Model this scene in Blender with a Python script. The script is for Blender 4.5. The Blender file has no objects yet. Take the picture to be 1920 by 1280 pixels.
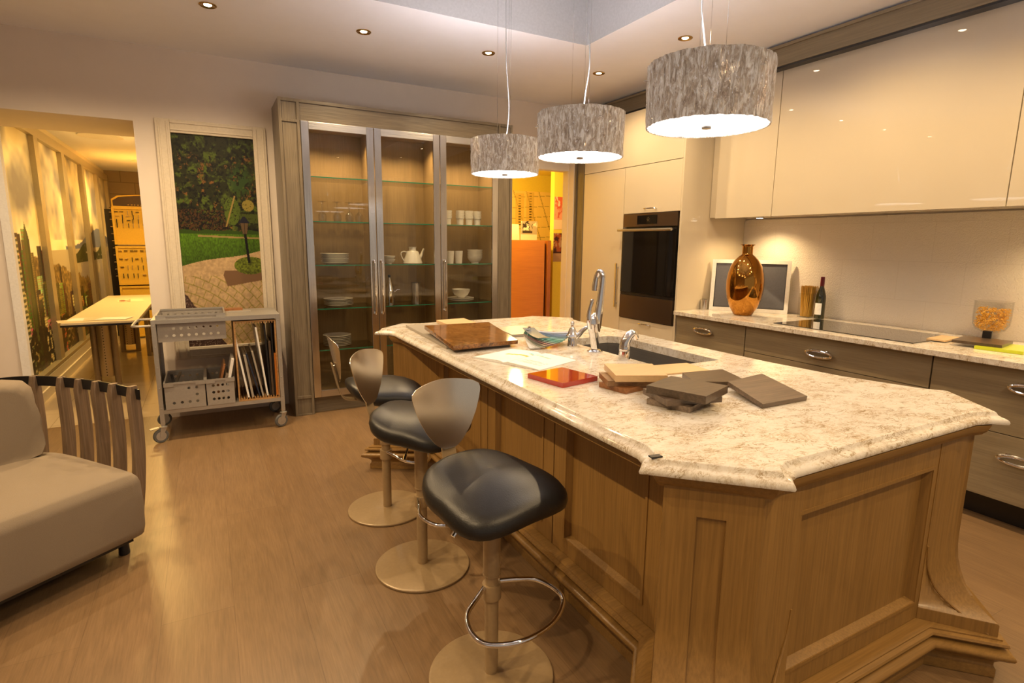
import bpy, bmesh, math, random
import numpy as np
from mathutils import Matrix, Vector
random.seed(7)
PI = math.pi
C = bpy.context.scene.collection
sc = bpy.context.scene

# ------------------------------------------------------------------ camera
def make_camera():
    yw, p, r = .497296, .1733035, .0103989
    F = Vector((math.sin(yw)*math.cos(p), math.cos(yw)*math.cos(p), -math.sin(p)))
    R0 = Vector((math.cos(yw), -math.sin(yw), 0)); U0 = R0.cross(F)
    R = math.cos(r)*R0 + math.sin(r)*U0; U = -math.sin(r)*R0 + math.cos(r)*U0
    cd = bpy.data.cameras.new('camera'); cd.sensor_width = 36; cd.lens = 1051.47/1920*36
    cd.clip_start = .05; cd.clip_end = 60
    co = bpy.data.objects.new('camera', cd); C.objects.link(co)
    m = Matrix((R, U, -F)).transposed().to_4x4(); m.translation = (0, 0, 1.5)
    co.matrix_world = m; sc.camera = co
make_camera()

# ------------------------------------------------------------------ world, view, lights
sc.view_settings.view_transform = 'Standard'; sc.view_settings.look = 'None'
sc.view_settings.gamma = 1; sc.view_settings.use_curve_mapping = False
sc.view_settings.exposure = 0.10
w = bpy.data.worlds.new('world'); sc.world = w; w.use_nodes = True
w.node_tree.nodes['Background'].inputs[0].default_value = (1, .84, .68, 1)
w.node_tree.nodes['Background'].inputs[1].default_value = .34
WARM = (1, .71, .385)
def lamp(kind, loc, energy, col=WARM, size=.05, spot=2.2, blend=.6, rot=(0,0,0), name='lamp_light', sy=None):
    l = bpy.data.lights.new(name, kind); l.energy = energy; l.color = col
    if kind == 'AREA':
        l.size = size
        if sy: l.shape = 'RECTANGLE'; l.size_y = sy
    else: l.shadow_soft_size = size
    if kind == 'SPOT': l.spot_size = spot; l.spot_blend = blend
    o = bpy.data.objects.new(name, l); C.objects.link(o); o.location = loc; o.rotation_euler = rot
    return o
CEIL = 2.975
# seen downlights, then the rest of the same ceiling grid (behind and beside the camera)
CANS = [(.13,4.35),(1.11,4.31),(2.08,4.27),(3.15,4.26),(3.17,3.26)]
CANS_FAR = [(3.17,2.2),(3.17,1.1),(3.17,0.0),(-.85,4.3),(-.85,3.0),(-.85,1.7),(-.85,.4),(1.1,-.6),(2.2,-.6)]
for x, y in CANS + CANS_FAR:
    lamp('SPOT', (x, y, CEIL-.03), 92 if x < .2 else 66, WARM, .022, 2.6, .8)
# ------------------------------------------------------------------ helpers
MATW = {}
def BM(): return bmesh.new()
def box(bm, x0, x1, y0, y1, z0, z1, bev=0, M=None, seg=2):
    vs = [bm.verts.new((x, y, z)) for z in (z0, z1) for y in (y0, y1) for x in (x0, x1)]
    fs = [bm.faces.new([vs[i] for i in q]) for q in ((0,2,3,1),(4,5,7,6),(0,1,5,4),(2,6,7,3),(0,4,6,2),(1,3,7,5))]
    if bev > 0:
        r = bmesh.ops.bevel(bm, geom=list({e for f in fs for e in f.edges}), offset=bev, segments=seg, affect='EDGES', profile=.5)
        vs = list({v for f in r['faces'] for v in f.verts} | {v for v in vs if v.is_valid})
    if M is not None: bmesh.ops.transform(bm, matrix=M, verts=[v for v in vs if v.is_valid])
    return bm
def cbox(bm, c, s, rz=0, rx=0, ry=0, bev=0):
    M = Matrix.Translation(c) @ Matrix.Rotation(rz,4,'Z') @ Matrix.Rotation(ry,4,'Y') @ Matrix.Rotation(rx,4,'X')
    return box(bm, -s[0]/2, s[0]/2, -s[1]/2, s[1]/2, -s[2]/2, s[2]/2, bev, M)
def loft(bm, rings, cap=True, closed=True):
    R = [[bm.verts.new(p) for p in r] for r in rings]
    n = len(R[0])
    for a, b in zip(R, R[1:]):
        for i in range(n if closed else n-1):
            j = (i+1) % n
            try: bm.faces.new((a[i], a[j], b[j], b[i]))
            except ValueError: pass
    if cap:
        bm.faces.new(R[0][::-1]); bm.faces.new(R[-1])
    return bm
def prism(bm, poly, z0, z1): return loft(bm, [[(x,y,z0) for x,y in poly], [(x,y,z1) for x,y in poly]])
def lathe(bm, prof, c=(0,0,0), seg=32, M=None, sx=1, sy=1):
    rings = []
    for r, z in prof:
        r = max(r, 1e-4)
        pts = [Vector((r*sx*math.cos(2*PI*k/seg), r*sy*math.sin(2*PI*k/seg), z)) for k in range(seg)]
        if M is not None: pts = [M @ p for p in pts]
        rings.append([p + Vector(c) for p in pts])
    return loft(bm, rings)
def smoothpath(pts, n=6):
    P = [Vector(p) for p in pts]; out = []
    for i in range(len(P)-1):
        p0 = P[max(i-1,0)]; p1 = P[i]; p2 = P[i+1]; p3 = P[min(i+2,len(P)-1)]
        for k in range(n):
            t = k/n
            out.append(.5*((2*p1)+(-p0+p2)*t+(2*p0-5*p1+4*p2-p3)*t*t+(-p0+3*p1-3*p2+p3)*t**3))
    out.append(P[-1]); return out
def tube(bm, pts, r, seg=10, closed=False, rs=None):
    P = [Vector(p) for p in pts]; n = len(P); rings = []
    up = None
    for i in range(n):
        if closed: t = P[(i+1)%n]-P[i-1]
        else: t = P[min(i+1,n-1)]-P[max(i-1,0)]
        t.normalize()
        if up is None:
            up = Vector((0,0,1)) if abs(t.z) < .9 else Vector((1,0,0))
        a = t.cross(up).normalized(); up = a.cross(t).normalized()
        rr = rs[i] if rs else r
        rings.append([P[i] + rr*(math.cos(2*PI*k/seg)*a + math.sin(2*PI*k/seg)*up) for k in range(seg)])
    if closed: rings.append(rings[0]); return loft(bm, rings, cap=False)
    return loft(bm, rings)
def offpoly(poly, d):
    out = []; n = len(poly)
    for i in range(n):
        a = Vector(poly[i-1]); b = Vector(poly[i]); c = Vector(poly[(i+1)%n])
        e1 = (b-a).normalized(); e2 = (c-b).normalized()
        n1 = Vector((e1.y,-e1.x)); n2 = Vector((e2.y,-e2.x))
        m = n1+n2; k = m.dot(n1)
        m = m/k if k > .25 else m.normalized()*1.5
        out.append((b.x+m.x*d, b.y+m.y*d))
    return out          # counter-clockwise polygon, positive d = outwards
def profile(bm, poly, prof): return loft(bm, [[(x,y,z) for x,y in offpoly(poly,d)] for d,z in prof], cap=False)

def finish(bm, ang=32):
    bmesh.ops.remove_doubles(bm, verts=bm.verts, dist=1e-6)
    bmesh.ops.recalc_face_normals(bm, faces=bm.faces)
    for f in bm.faces: f.smooth = True
    for e in bm.edges:
        if len(e.link_faces) != 2 or e.calc_face_angle(0) > math.radians(ang): e.smooth = False
def root(o):
    while o.parent: o = o.parent
    return o
def obj(name, bm, m, parent=None, label=None, local=False, ang=32, cat=None, group=None, kind=None):
    finish(bm, ang)
    me = bpy.data.meshes.new(name)
    if parent is not None and not local:
        bmesh.ops.transform(bm, matrix=MATW[root(parent).name].inverted(), verts=bm.verts)
    org = Vector((0,0,0))
    if parent is None and kind != 'structure' and len(bm.verts):
        xs = [v.co for v in bm.verts]
        org = Vector(((min(v.x for v in xs)+max(v.x for v in xs))/2, (min(v.y for v in xs)+max(v.y for v in xs))/2, min(v.z for v in xs)))
        bmesh.ops.transform(bm, matrix=Matrix.Translation(-org), verts=bm.verts)
    bm.to_mesh(me); bm.free()
    for mm in (m if isinstance(m, (list, tuple)) else [m]): me.materials.append(mm)
    o = bpy.data.objects.new(name, me); C.objects.link(o)
    wn = o.modifiers.new('weighted_normal', 'WEIGHTED_NORMAL'); wn.keep_sharp = True; wn.weight = 100
    o.location = org
    if parent is not None: o.parent = parent
    else: MATW[o.name] = Matrix.Translation(org)
    if label: o['label'] = label
    if cat: o['category'] = cat
    if group: o['group'] = group
    if kind: o['kind'] = kind
    return o
def struct(name, bm, m, ang=32): return obj(name, bm, m, kind='structure', ang=ang)
def one(name, bm, m, label, cat, group=None, ang=32): return obj(name, bm, m, None, label, cat=cat, group=group, ang=ang)
def thing(name, label, cat, loc=(0,0,0), rz=0, group=None):
    o = bpy.data.objects.new(name, None); C.objects.link(o); o.empty_display_size = .1
    o.location = loc; o.rotation_euler = (0,0,rz); o['label'] = label; o['category'] = cat
    if group: o['group'] = group
    MATW[o.name] = Matrix.Translation(loc) @ Matrix.Rotation(rz,4,'Z')
    return o
def dup(r, loc, rz, label, group=None):
    n = r.copy(); C.objects.link(n); n.location = loc; n.rotation_euler = (0,0,rz); n['label'] = label
    if group: n['group'] = group
    MATW[n.name] = Matrix.Translation(loc) @ Matrix.Rotation(rz,4,'Z')
    for ch in list(r.children):
        c = ch.copy(); C.objects.link(c); c.parent = n
        for g in ch.children:
            d = g.copy(); C.objects.link(d); d.parent = c
    return n

# ------------------------------------------------------------------ materials
def newmat(name):
    m = bpy.data.materials.new(name); m.use_nodes = True
    nt = m.node_tree; return m, nt, nt.nodes['Principled BSDF']
def lk(nt, a, b): nt.links.new(a, b)
def nd(nt, t, **kw):
    n = nt.nodes.new(t)
    for k, v in kw.items():
        if hasattr(n, k) and not isinstance(v, tuple): setattr(n, k, v)
    return n
def coords(nt, scale=(1,1,1), rot=(0,0,0), src='Object'):
    tc = nt.nodes.new('ShaderNodeTexCoord'); mp = nt.nodes.new('ShaderNodeMapping')
    mp.inputs['Scale'].default_value = scale; mp.inputs['Rotation'].default_value = rot
    lk(nt, tc.outputs[src], mp.inputs[0]); return mp.outputs[0]
def noise(nt, vec, sc_, det=4, rough=.55, dist=0):
    n = nt.nodes.new('ShaderNodeTexNoise'); lk(nt, vec, n.inputs['Vector'])
    n.inputs['Scale'].default_value = sc_; n.inputs['Detail'].default_value = det
    n.inputs['Roughness'].default_value = rough; n.inputs['Distortion'].default_value = dist
    return n.outputs['Fac']
def ramp(nt, fac, stops):
    r = nt.nodes.new('ShaderNodeValToRGB'); lk(nt, fac, r.inputs[0]); e = r.color_ramp.elements
    while len(e) < len(stops): e.new(.5)
    for el, (p, c) in zip(e, stops): el.position = p; el.color = (*c, 1)
    return r.outputs[0]
def mix(nt, fac, a, b, mode='MIX'):
    n = nt.nodes.new('ShaderNodeMix'); n.data_type = 'RGBA'; n.blend_type = mode
    for s, v in ((0, fac), (6, a), (7, b)):
        if hasattr(v, 'default_value') or hasattr(v, 'links'): lk(nt, v, n.inputs[s])
        else: n.inputs[s].default_value = v if s == 0 else (*v, 1)
    return n.outputs[2]
def bump(nt, b, h, strength=.3, dist=.01):
    n = nt.nodes.new('ShaderNodeBump'); n.inputs['Strength'].default_value = strength
    n.inputs['Distance'].default_value = dist; lk(nt, h, n.inputs['Height']); lk(nt, n.outputs[0], b.inputs['Normal'])
def plain(name, col, rough=.5, metal=0, coat=0, spec=.5, grain=0, gs=60, k=None):
    m, nt, b = newmat(name)
    b.inputs['Base Color'].default_value = (*col, 1); b.inputs['Roughness'].default_value = rough
    b.inputs['Metallic'].default_value = metal; b.inputs['Coat Weight'].default_value = coat
    b.inputs['Coat Roughness'].default_value = .04; b.inputs['Specular IOR Level'].default_value = spec
    f = noise(nt, coords(nt), gs, 3)
    k = k if k is not None else (.05 if metal < .5 else .03)
    c = ramp(nt, f, [(.3, tuple(x*(1-k) for x in col)), (.7, tuple(min(1,x*(1+k)) for x in col))])
    lk(nt, c, b.inputs['Base Color'])
    if grain: bump(nt, b, f, grain, .002)
    return m
def wood(name, c1, c2, axis='z', rough=.45, coat=.1, sc_=1.0, fine=.35):
    m, nt, b = newmat(name)
    s = {'z':(9,9,.8), 'y':(9,.8,9), 'x':(.8,9,9)}[axis]
    s2 = {'z':(120,120,4), 'y':(120,4,120), 'x':(4,120,120)}[axis]
    f = noise(nt, coords(nt, tuple(v*sc_ for v in s)), 1.0, 5, .6, 1.6)
    g = noise(nt, coords(nt, s2), 1.0, 2, .6)
    base = ramp(nt, f, [(.25, c1), (.5, tuple((a+b_)/2 for a,b_ in zip(c1,c2))), (.75, c2)])
    gr = ramp(nt, g, [(.35, (1-fine,)*3), (.65, (1.0,)*3)])
    lk(nt, mix(nt, 1.0, base, gr, 'MULTIPLY'), b.inputs['Base Color'])
    b.inputs['Roughness'].default_value = rough; b.inputs['Coat Weight'].default_value = coat
    b.inputs['Coat Roughness'].default_value = .15
    bump(nt, b, g, .12, .002)
    return m
def emit(name, col, s):
    m, nt, b = newmat(name); b.inputs['Base Color'].default_value = (*col,1)
    b.inputs['Emission Color'].default_value = (*col,1); b.inputs['Emission Strength'].default_value = s
    return m
def glassmat(name, tint=(.96,1,.98), rough=0.0, edge=.05):
    m = bpy.data.materials.new(name); m.use_nodes = True; nt = m.node_tree; nt.nodes.clear()
    out = nt.nodes.new('ShaderNodeOutputMaterial'); tr = nt.nodes.new('ShaderNodeBsdfTransparent'); tr.inputs[0].default_value = (*tint,1)
    gl = nt.nodes.new('ShaderNodeBsdfGlossy'); gl.inputs['Roughness'].default_value = rough
    fr = nt.nodes.new('ShaderNodeLayerWeight'); fr.inputs[0].default_value = .5
    pw = nt.nodes.new('ShaderNodeMath'); pw.operation = 'POWER'; pw.inputs[1].default_value = 4.5; lk(nt, fr.outputs['Facing'], pw.inputs[0])
    ad = nt.nodes.new('ShaderNodeMath'); ad.operation = 'ADD'; ad.inputs[1].default_value = edge
    mx = nt.nodes.new('ShaderNodeMixShader'); lk(nt, pw.outputs[0], ad.inputs[0]); lk(nt, ad.outputs[0], mx.inputs[0])
    lk(nt, tr.outputs[0], mx.inputs[1]); lk(nt, gl.outputs[0], mx.inputs[2]); lk(nt, mx.outputs[0], out.inputs[0])
    return m
def brushed(name, col, rough=.28, axis='x', metal=1.0):
    m, nt, b = newmat(name)
    s = {'x':(3,160,160), 'z':(160,160,3), 'y':(160,3,160)}[axis]
    f = noise(nt, coords(nt, s), 1, 2)
    lk(nt, ramp(nt, f, [(.3, tuple(c*.86 for c in col)), (.7, col)]), b.inputs['Base Color'])
    r = nt.nodes.new('ShaderNodeMapRange'); lk(nt, f, r.inputs[0]); r.inputs[3].default_value = rough*.7; r.inputs[4].default_value = rough*1.4
    lk(nt, r.outputs[0], b.inputs['Roughness']); b.inputs['Metallic'].default_value = metal
    return m
def quartz(name):
    m, nt, b = newmat(name)
    v = coords(nt, (1, 1, 1), (0, 0, .6))
    vs = coords(nt, (1, 1.9, 1), (0, 0, .5))
    a = noise(nt, vs, 7, 8, .75, 1.8); c = noise(nt, vs, 11, 7, .68, 2.0); d = noise(nt, v, 60, 4, .6, .6); e = noise(nt, v, 2.2, 3, .5)
    base = ramp(nt, a, [(.3, (.50,.44,.36)), (.44, (.70,.65,.58)), (.58, (.75,.71,.65)), (.72, (.60,.50,.36))])
    def contour(src, w0, w1, col):
        mm = nt.nodes.new('ShaderNodeMath'); mm.operation = 'SUBTRACT'; lk(nt, src, mm.inputs[0]); mm.inputs[1].default_value = .5
        ab = nt.nodes.new('ShaderNodeMath'); ab.operation = 'ABSOLUTE'; lk(nt, mm.outputs[0], ab.inputs[0])
        return ramp(nt, ab.outputs[0], [(0, col), (w0, tuple(min(1,x*1.35) for x in col)), (w1, (1,1,1))])
    mask = ramp(nt, noise(nt, vs, 10, 5, .65, 1.0), [(.44, (0,0,0)), (.60, (1,1,1))])
    mask2 = ramp(nt, noise(nt, v, 7, 5, .65, .5), [(.46, (0,0,0)), (.62, (1,1,1))])
    o = mix(nt, mask, base, mix(nt, .9, base, contour(c, .010, .034, (.36,.28,.15)), 'MULTIPLY'))
    o = mix(nt, mask2, o, mix(nt, .8, o, contour(noise(nt, vs, 30, 7, .7, 1.2), .016, .06, (.50,.40,.26)), 'MULTIPLY'))
    sp = ramp(nt, d, [(.28, (.72,.64,.52)), (.42, (1,1,1))])
    o = mix(nt, .5, o, sp, 'MULTIPLY')
    lk(nt, o, b.inputs['Base Color']); b.inputs['Roughness'].default_value = .08; b.inputs['Coat Weight'].default_value = 0; b.inputs['Specular IOR Level'].default_value = .36
    return m
def floormat(name, c1, c2, gap, plank=(.2,2.3), mortar=.002, rough=.32, tile=False):
    m, nt, b = newmat(name)
    v = coords(nt, (1,1,1), (0,0,PI/2))
    br = nt.nodes.new('ShaderNodeTexBrick'); lk(nt, v, br.inputs['Vector'])
    br.inputs['Scale'].default_value = 1; br.inputs['Brick Width'].default_value = plank[1]; br.inputs['Row Height'].default_value = plank[0]
    br.inputs['Mortar Size'].default_value = mortar; br.inputs['Color1'].default_value = (*c1,1); br.inputs['Color2'].default_value = (*c2,1)
    br.inputs['Mortar'].default_value = (*gap,1); br.offset = .37; br.inputs['Bias'].default_value = 0; br.inputs['Mortar Smooth'].default_value = .3
    o = br.outputs['Color']
    if not tile:
        f = noise(nt, coords(nt, (7,.7,1)), 1.4, 6, .65, 2.5); g = noise(nt, coords(nt, (150,7,1)), 1, 2)
        o = mix(nt, .55, o, ramp(nt, f, [(.3,(.68,.66,.62)),(.7,(1.15,1.12,1.1))]), 'MULTIPLY')
        o = mix(nt, .5, o, ramp(nt, g, [(.35,(.72,.70,.68)),(.65,(1.05,1.05,1.05))]), 'MULTIPLY')
        bump(nt, b, g, .1, .002)
    lk(nt, o, b.inputs['Base Color']); b.inputs['Roughness'].default_value = rough
    return m
M = {}
M['wall'] = plain('wall_paint', (.74,.66,.58), .65, gs=9, k=.012)
M['ceil'] = plain('ceiling_paint', (.85,.86,.92), .55, gs=9, k=.01)
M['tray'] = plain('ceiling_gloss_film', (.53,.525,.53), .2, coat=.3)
M['floor'] = floormat('oak_plank_floor', (.250,.158,.080), (.222,.137,.067), (.165,.10,.05), plank=(.26,2.4), mortar=.0012)
M['tile'] = floormat('cream_floor_tile', (.62,.50,.33), (.58,.46,.30), (.42,.33,.2), (.6,.6), .003, .12, True)
M['quartz'] = quartz('speckled_cream_quartz')
M['oak'] = wood('honey_oak', (.345,.195,.056), (.29,.158,.042), 'z', .42, .12, fine=.22)
M['oakx'] = wood('honey_oak_rail', (.345,.195,.056), (.29,.158,.042), 'x', .42, .12, fine=.22)
M['grey'] = wood('grey_stained_oak', (.215,.175,.12), (.165,.13,.088), 'z', .4, .2)
M['greyx'] = wood('grey_stained_oak_rail', (.215,.175,.12), (.165,.13,.088), 'x', .4, .2)
M['greyy'] = wood('grey_stained_oak_front', (.30,.24,.15), (.24,.19,.118), 'y', .36, .2, fine=.16)
M['inner'] = wood('cabinet_lining_oak', (.33,.225,.105), (.28,.19,.085), 'z', .5, .05, fine=.15)
M['lacq'] = plain('cream_gloss_lacquer', (.62,.54,.405), .40, coat=1.0, gs=3, k=.01)
M['lacq'].node_tree.nodes['Principled BSDF'].inputs['Coat Roughness'].default_value = .015
M['steel'] = brushed('brushed_steel', (.62,.60,.57), .3, 'x')
M['steelz'] = brushed('brushed_steel_upright', (.72,.70,.68), .2, 'z')
M['steelback'] = plain('brushed_back_steel', (.74,.70,.62), .24, 1, gs=6)
M['alu'] = plain('satin_aluminium', (.50,.48,.45), .42, .75)
M['chrome'] = plain('polished_chrome', (.82,.82,.84), .05, 1)
M['taupe'] = plain('taupe_powder_coat', (.37,.265,.145), .30, .15, coat=.35)
M['leather'] = plain('black_leather', (.011,.010,.010), .36, coat=0, grain=.25, gs=240)
M['black'] = plain('black_lacquer', (.012,.011,.012), .3)
M['blackgloss'] = plain('black_ceramic_glass', (.012,.012,.014), .03, coat=1)
M['ovenglass'] = plain('smoked_oven_glass', (.006,.005,.005), .04)
M['ovensteel'] = plain('dark_brushed_steel', (.16,.115,.09), .3, .9, gs=4)
M['glass'] = glassmat('clear_glass', (.90,.90,.87), 0, .032)
M['gobglass'] = glassmat('drinking_glass', (.92,.92,.91), .02, .16)
M['jarglass'] = glassmat('jar_glass', (.96,.96,.95), 0, .02)
M['green'] = plain('green_glass_edge', (.02,.26,.16), .12, spec=.8)
M['china'] = plain('white_china', (.78,.75,.69), .2, coat=.4)
M['cable'] = plain('white_flex', (.42,.42,.42), .6)
M['cream'] = plain('cream_paint', (.66,.58,.46), .5)
M['white'] = plain('white_satin', (.80,.78,.75), .4)
M['fabric'] = plain('taupe_upholstery', (.265,.208,.145), .85, grain=.5, gs=420)
M['slat'] = wood('weathered_teak', (.27,.185,.115), (.20,.13,.078), 'z', .55, .05)
M['gold'] = plain('copper_gold_glaze', (.50,.235,.045), .06, 1)
M['screen'] = plain('grey_screen_glass', (.125,.125,.14), .2)
M['paper'] = plain('white_paper', (.83,.82,.80), .6)
M['red'] = plain('glossy_red_lacquer', (.42,.022,.006), .06, coat=1)
M['maple'] = wood('pale_maple', (.72,.50,.27), (.66,.44,.23), 'x', .4, .2, fine=.08)
M['oaksample'] = wood('mid_oak_sample', (.33,.18,.075), (.26,.135,.055), 'x', .4, .2)
M['cherry'] = wood('cherry_sample', (.36,.15,.05), (.30,.12,.04), 'x', .4, .2)
M['walnut'] = wood('dark_walnut_sample', (.105,.070,.043), (.078,.050,.031), 'x', .35, .25, sc_=1.5)
M['ash'] = wood('striped_grey_ash_sample', (.19,.13,.088), (.10,.066,.045), 'x', .35, .25, sc_=3)
M['taupewood'] = wood('grey_brown_wood_sample', (.30,.23,.175), (.26,.195,.15), 'x', .4, .2)
M['greysample'] = plain('grey_matt_sample', (.34,.30,.25), .35)
M['orange'] = wood('orange_cherry_veneer', (.68,.25,.022), (.58,.20,.016), 'x', .35, .3, fine=.1)
M['orangez'] = wood('orange_cherry_edge', (.46,.15,.015), (.40,.12,.012), 'z', .4, .2, fine=.1)
M['yellowwall'] = plain('yellow_wall_paint', (.80,.62,.06), .6)
M['yellow'] = plain('yellow_display_board', (.78,.50,.06), .5)
M['lime'] = plain('lime_sample', (.55,.62,.02), .3, coat=.5)
M['tubegray'] = plain('grey_bin_plastic', (.37,.34,.31), .4, .3)
M['rubber'] = plain('grey_rubber', (.10,.10,.10), .6)
M['brass'] = plain('brass_trim', (.42,.27,.10), .25, 1)
M['ply'] = wood('plywood_edge', (.50,.28,.11), (.44,.24,.09), 'x', .5, .0)
M['navy'] = plain('navy_sample', (.02,.03,.06), .3)
M['sink'] = brushed('sink_steel', (.15,.14,.13), .35, 'y', .35)
M['winegreen'] = plain('dark_green_bottle_glass', (.02,.022,.004), .06, coat=1)
M['burgundy'] = plain('burgundy_foil', (.16,.012,.02), .3)
M['spaghetti'] = wood('spaghetti_strands', (.80,.48,.08), (.62,.34,.05), 'z', .5, 0, fine=.3)
M['pasta'] = plain('amber_pasta', (.80,.45,.07), .45)
M['white_diff'] = emit('lit_white_diffuser', (1,.965,.93), 3.2)
M['top_diff'] = emit('lit_top_diffuser', (.98,.95,1), 25.0)
M['can_on'] = emit('lit_warm_bulb', (1,.76,.46), 40)
M['can_small'] = emit('lit_puck_light', (1,.86,.68), 16)
M['yel_on'] = emit('lit_yellow_lamp', (1,.78,.38), 26)
def burlmat():
    m, nt, b = newmat('polished_burl_stone')
    f = noise(nt, coords(nt), 42, 8, .7, 1.8); g = noise(nt, coords(nt), 9, 4, .6, 1)
    o = ramp(nt, f, [(.32,(.035,.02,.012)),(.47,(.20,.085,.02)),(.58,(.33,.145,.032)),(.7,(.22,.10,.03))])
    lk(nt, mix(nt, .6, o, ramp(nt, g, [(.4,(.45,.40,.40)),(.6,(1,1,1))]), 'MULTIPLY'), b.inputs['Base Color'])
    b.inputs['Roughness'].default_value = .08; return m
M['burl'] = burlmat()
def shademat():
    m, nt, b = newmat('crackled_shade_painted_glints')
    v = coords(nt, (70,70,22)); f = noise(nt, v, 1, 5, .7, .8); g = noise(nt, coords(nt,(20,20,9)), 1, 3); h = noise(nt, coords(nt,(130,130,60)), 1, 3, .6)
    c = ramp(nt, f, [(.30,(.27,.20,.15)),(.48,(.58,.49,.39)),(.62,(.92,.87,.79))])
    c = mix(nt, ramp(nt, h, [(.62,(0,0,0)),(.68,(1,1,1))]), c, (.97,.96,.98))  # white specks paint sparkle glints into the shade's colour
    lk(nt, c, b.inputs['Base Color'])
    b.inputs['Metallic'].default_value = .55; b.inputs['Roughness'].default_value = .12
    lk(nt, c, b.inputs['Emission Color']); b.inputs['Emission Strength'].default_value = .15
    a = nt.nodes.new('ShaderNodeMath'); a.operation = 'ADD'; lk(nt, f, a.inputs[0]); lk(nt, g, a.inputs[1])
    bump(nt, b, a.outputs[0], 1.0, .02); return m
M['shade'] = shademat()
def splashmat():
    m, nt, b = newmat('embossed_cream_tile')
    f = noise(nt, coords(nt,(1,1,1)), 120, 2, .5, .4);
    br = nt.nodes.new('ShaderNodeTexBrick'); lk(nt, coords(nt, (1,1,1), (0,PI/2,PI/2)), br.inputs['Vector'])
    br.inputs['Scale'].default_value = 1; br.inputs['Brick Width'].default_value = .42; br.inputs['Row Height'].default_value = .28; br.inputs['Mortar Size'].default_value = .0025
    br.inputs['Color1'].default_value = (.80,.74,.66,1); br.inputs['Color2'].default_value = (.79,.73,.65,1); br.inputs['Mortar'].default_value = (.74,.68,.60,1)
    lk(nt, br.outputs['Color'], b.inputs['Base Color']); b.inputs['Roughness'].default_value = .32
    bump(nt, b, f, .65, .008); return m
M['splash'] = splashmat()
def blockmat():
    m, nt, b = newmat('painted_concrete_block')
    br = nt.nodes.new('ShaderNodeTexBrick'); lk(nt, coords(nt, (1,1,1), (PI/2,0,0)), br.inputs['Vector'])
    br.inputs['Scale'].default_value = 1; br.inputs['Brick Width'].default_value = .42; br.inputs['Row Height'].default_value = .21; br.inputs['Mortar Size'].default_value = .008
    br.inputs['Color1'].default_value = (.30,.23,.165,1); br.inputs['Color2'].default_value = (.28,.215,.155,1); br.inputs['Mortar'].default_value = (.2,.15,.11,1)
    lk(nt, br.outputs['Color'], b.inputs['Base Color']); b.inputs['Roughness'].default_value = .7; return m
M['block'] = blockmat()
def colmat():
    m, nt, b = newmat('printed_picture'); a = nt.nodes.new('ShaderNodeAttribute'); a.attribute_name = 'Col'
    lk(nt, a.outputs['Color'], b.inputs['Base Color']); b.inputs['Roughness'].default_value = .45; b.inputs['Specular IOR Level'].default_value = .3; return m
M['print'] = colmat()

# ------------------------------------------------------------------ painted prints (pictures are flat prints in the place)
def h2(ix, iy, s):
    n = (ix*374761393 + iy*668265263 + s*974634777) & 0xffffffff
    n = ((n ^ (n >> 13))*1274126177) & 0xffffffff
    return ((n ^ (n >> 16)) & 0xffff)/65535.0
def vn(x, y, s=0):
    ix = np.floor(x).astype(np.int64); iy = np.floor(y).astype(np.int64); fx = x-ix; fy = y-iy
    fx = fx*fx*(3-2*fx); fy = fy*fy*(3-2*fy)
    return (h2(ix,iy,s)*(1-fx)+h2(ix+1,iy,s)*fx)*(1-fy)+(h2(ix,iy+1,s)*(1-fx)+h2(ix+1,iy+1,s)*fx)*fy
def fbm(x, y, s=0, o=4):
    return sum(vn(x*2**k, y*2**k, s+k)*.5**k for k in range(o))/sum(.5**k for k in range(o))
def mixc(a, b, t): t = np.clip(t,0,1)[...,None]; return a*(1-t)+np.array(b)*t
def lin(c): c = np.clip(np.asarray(c, float),0,1); return np.where(c <= .04045, c/12.92, ((c+.055)/1.055)**2.4)
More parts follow.
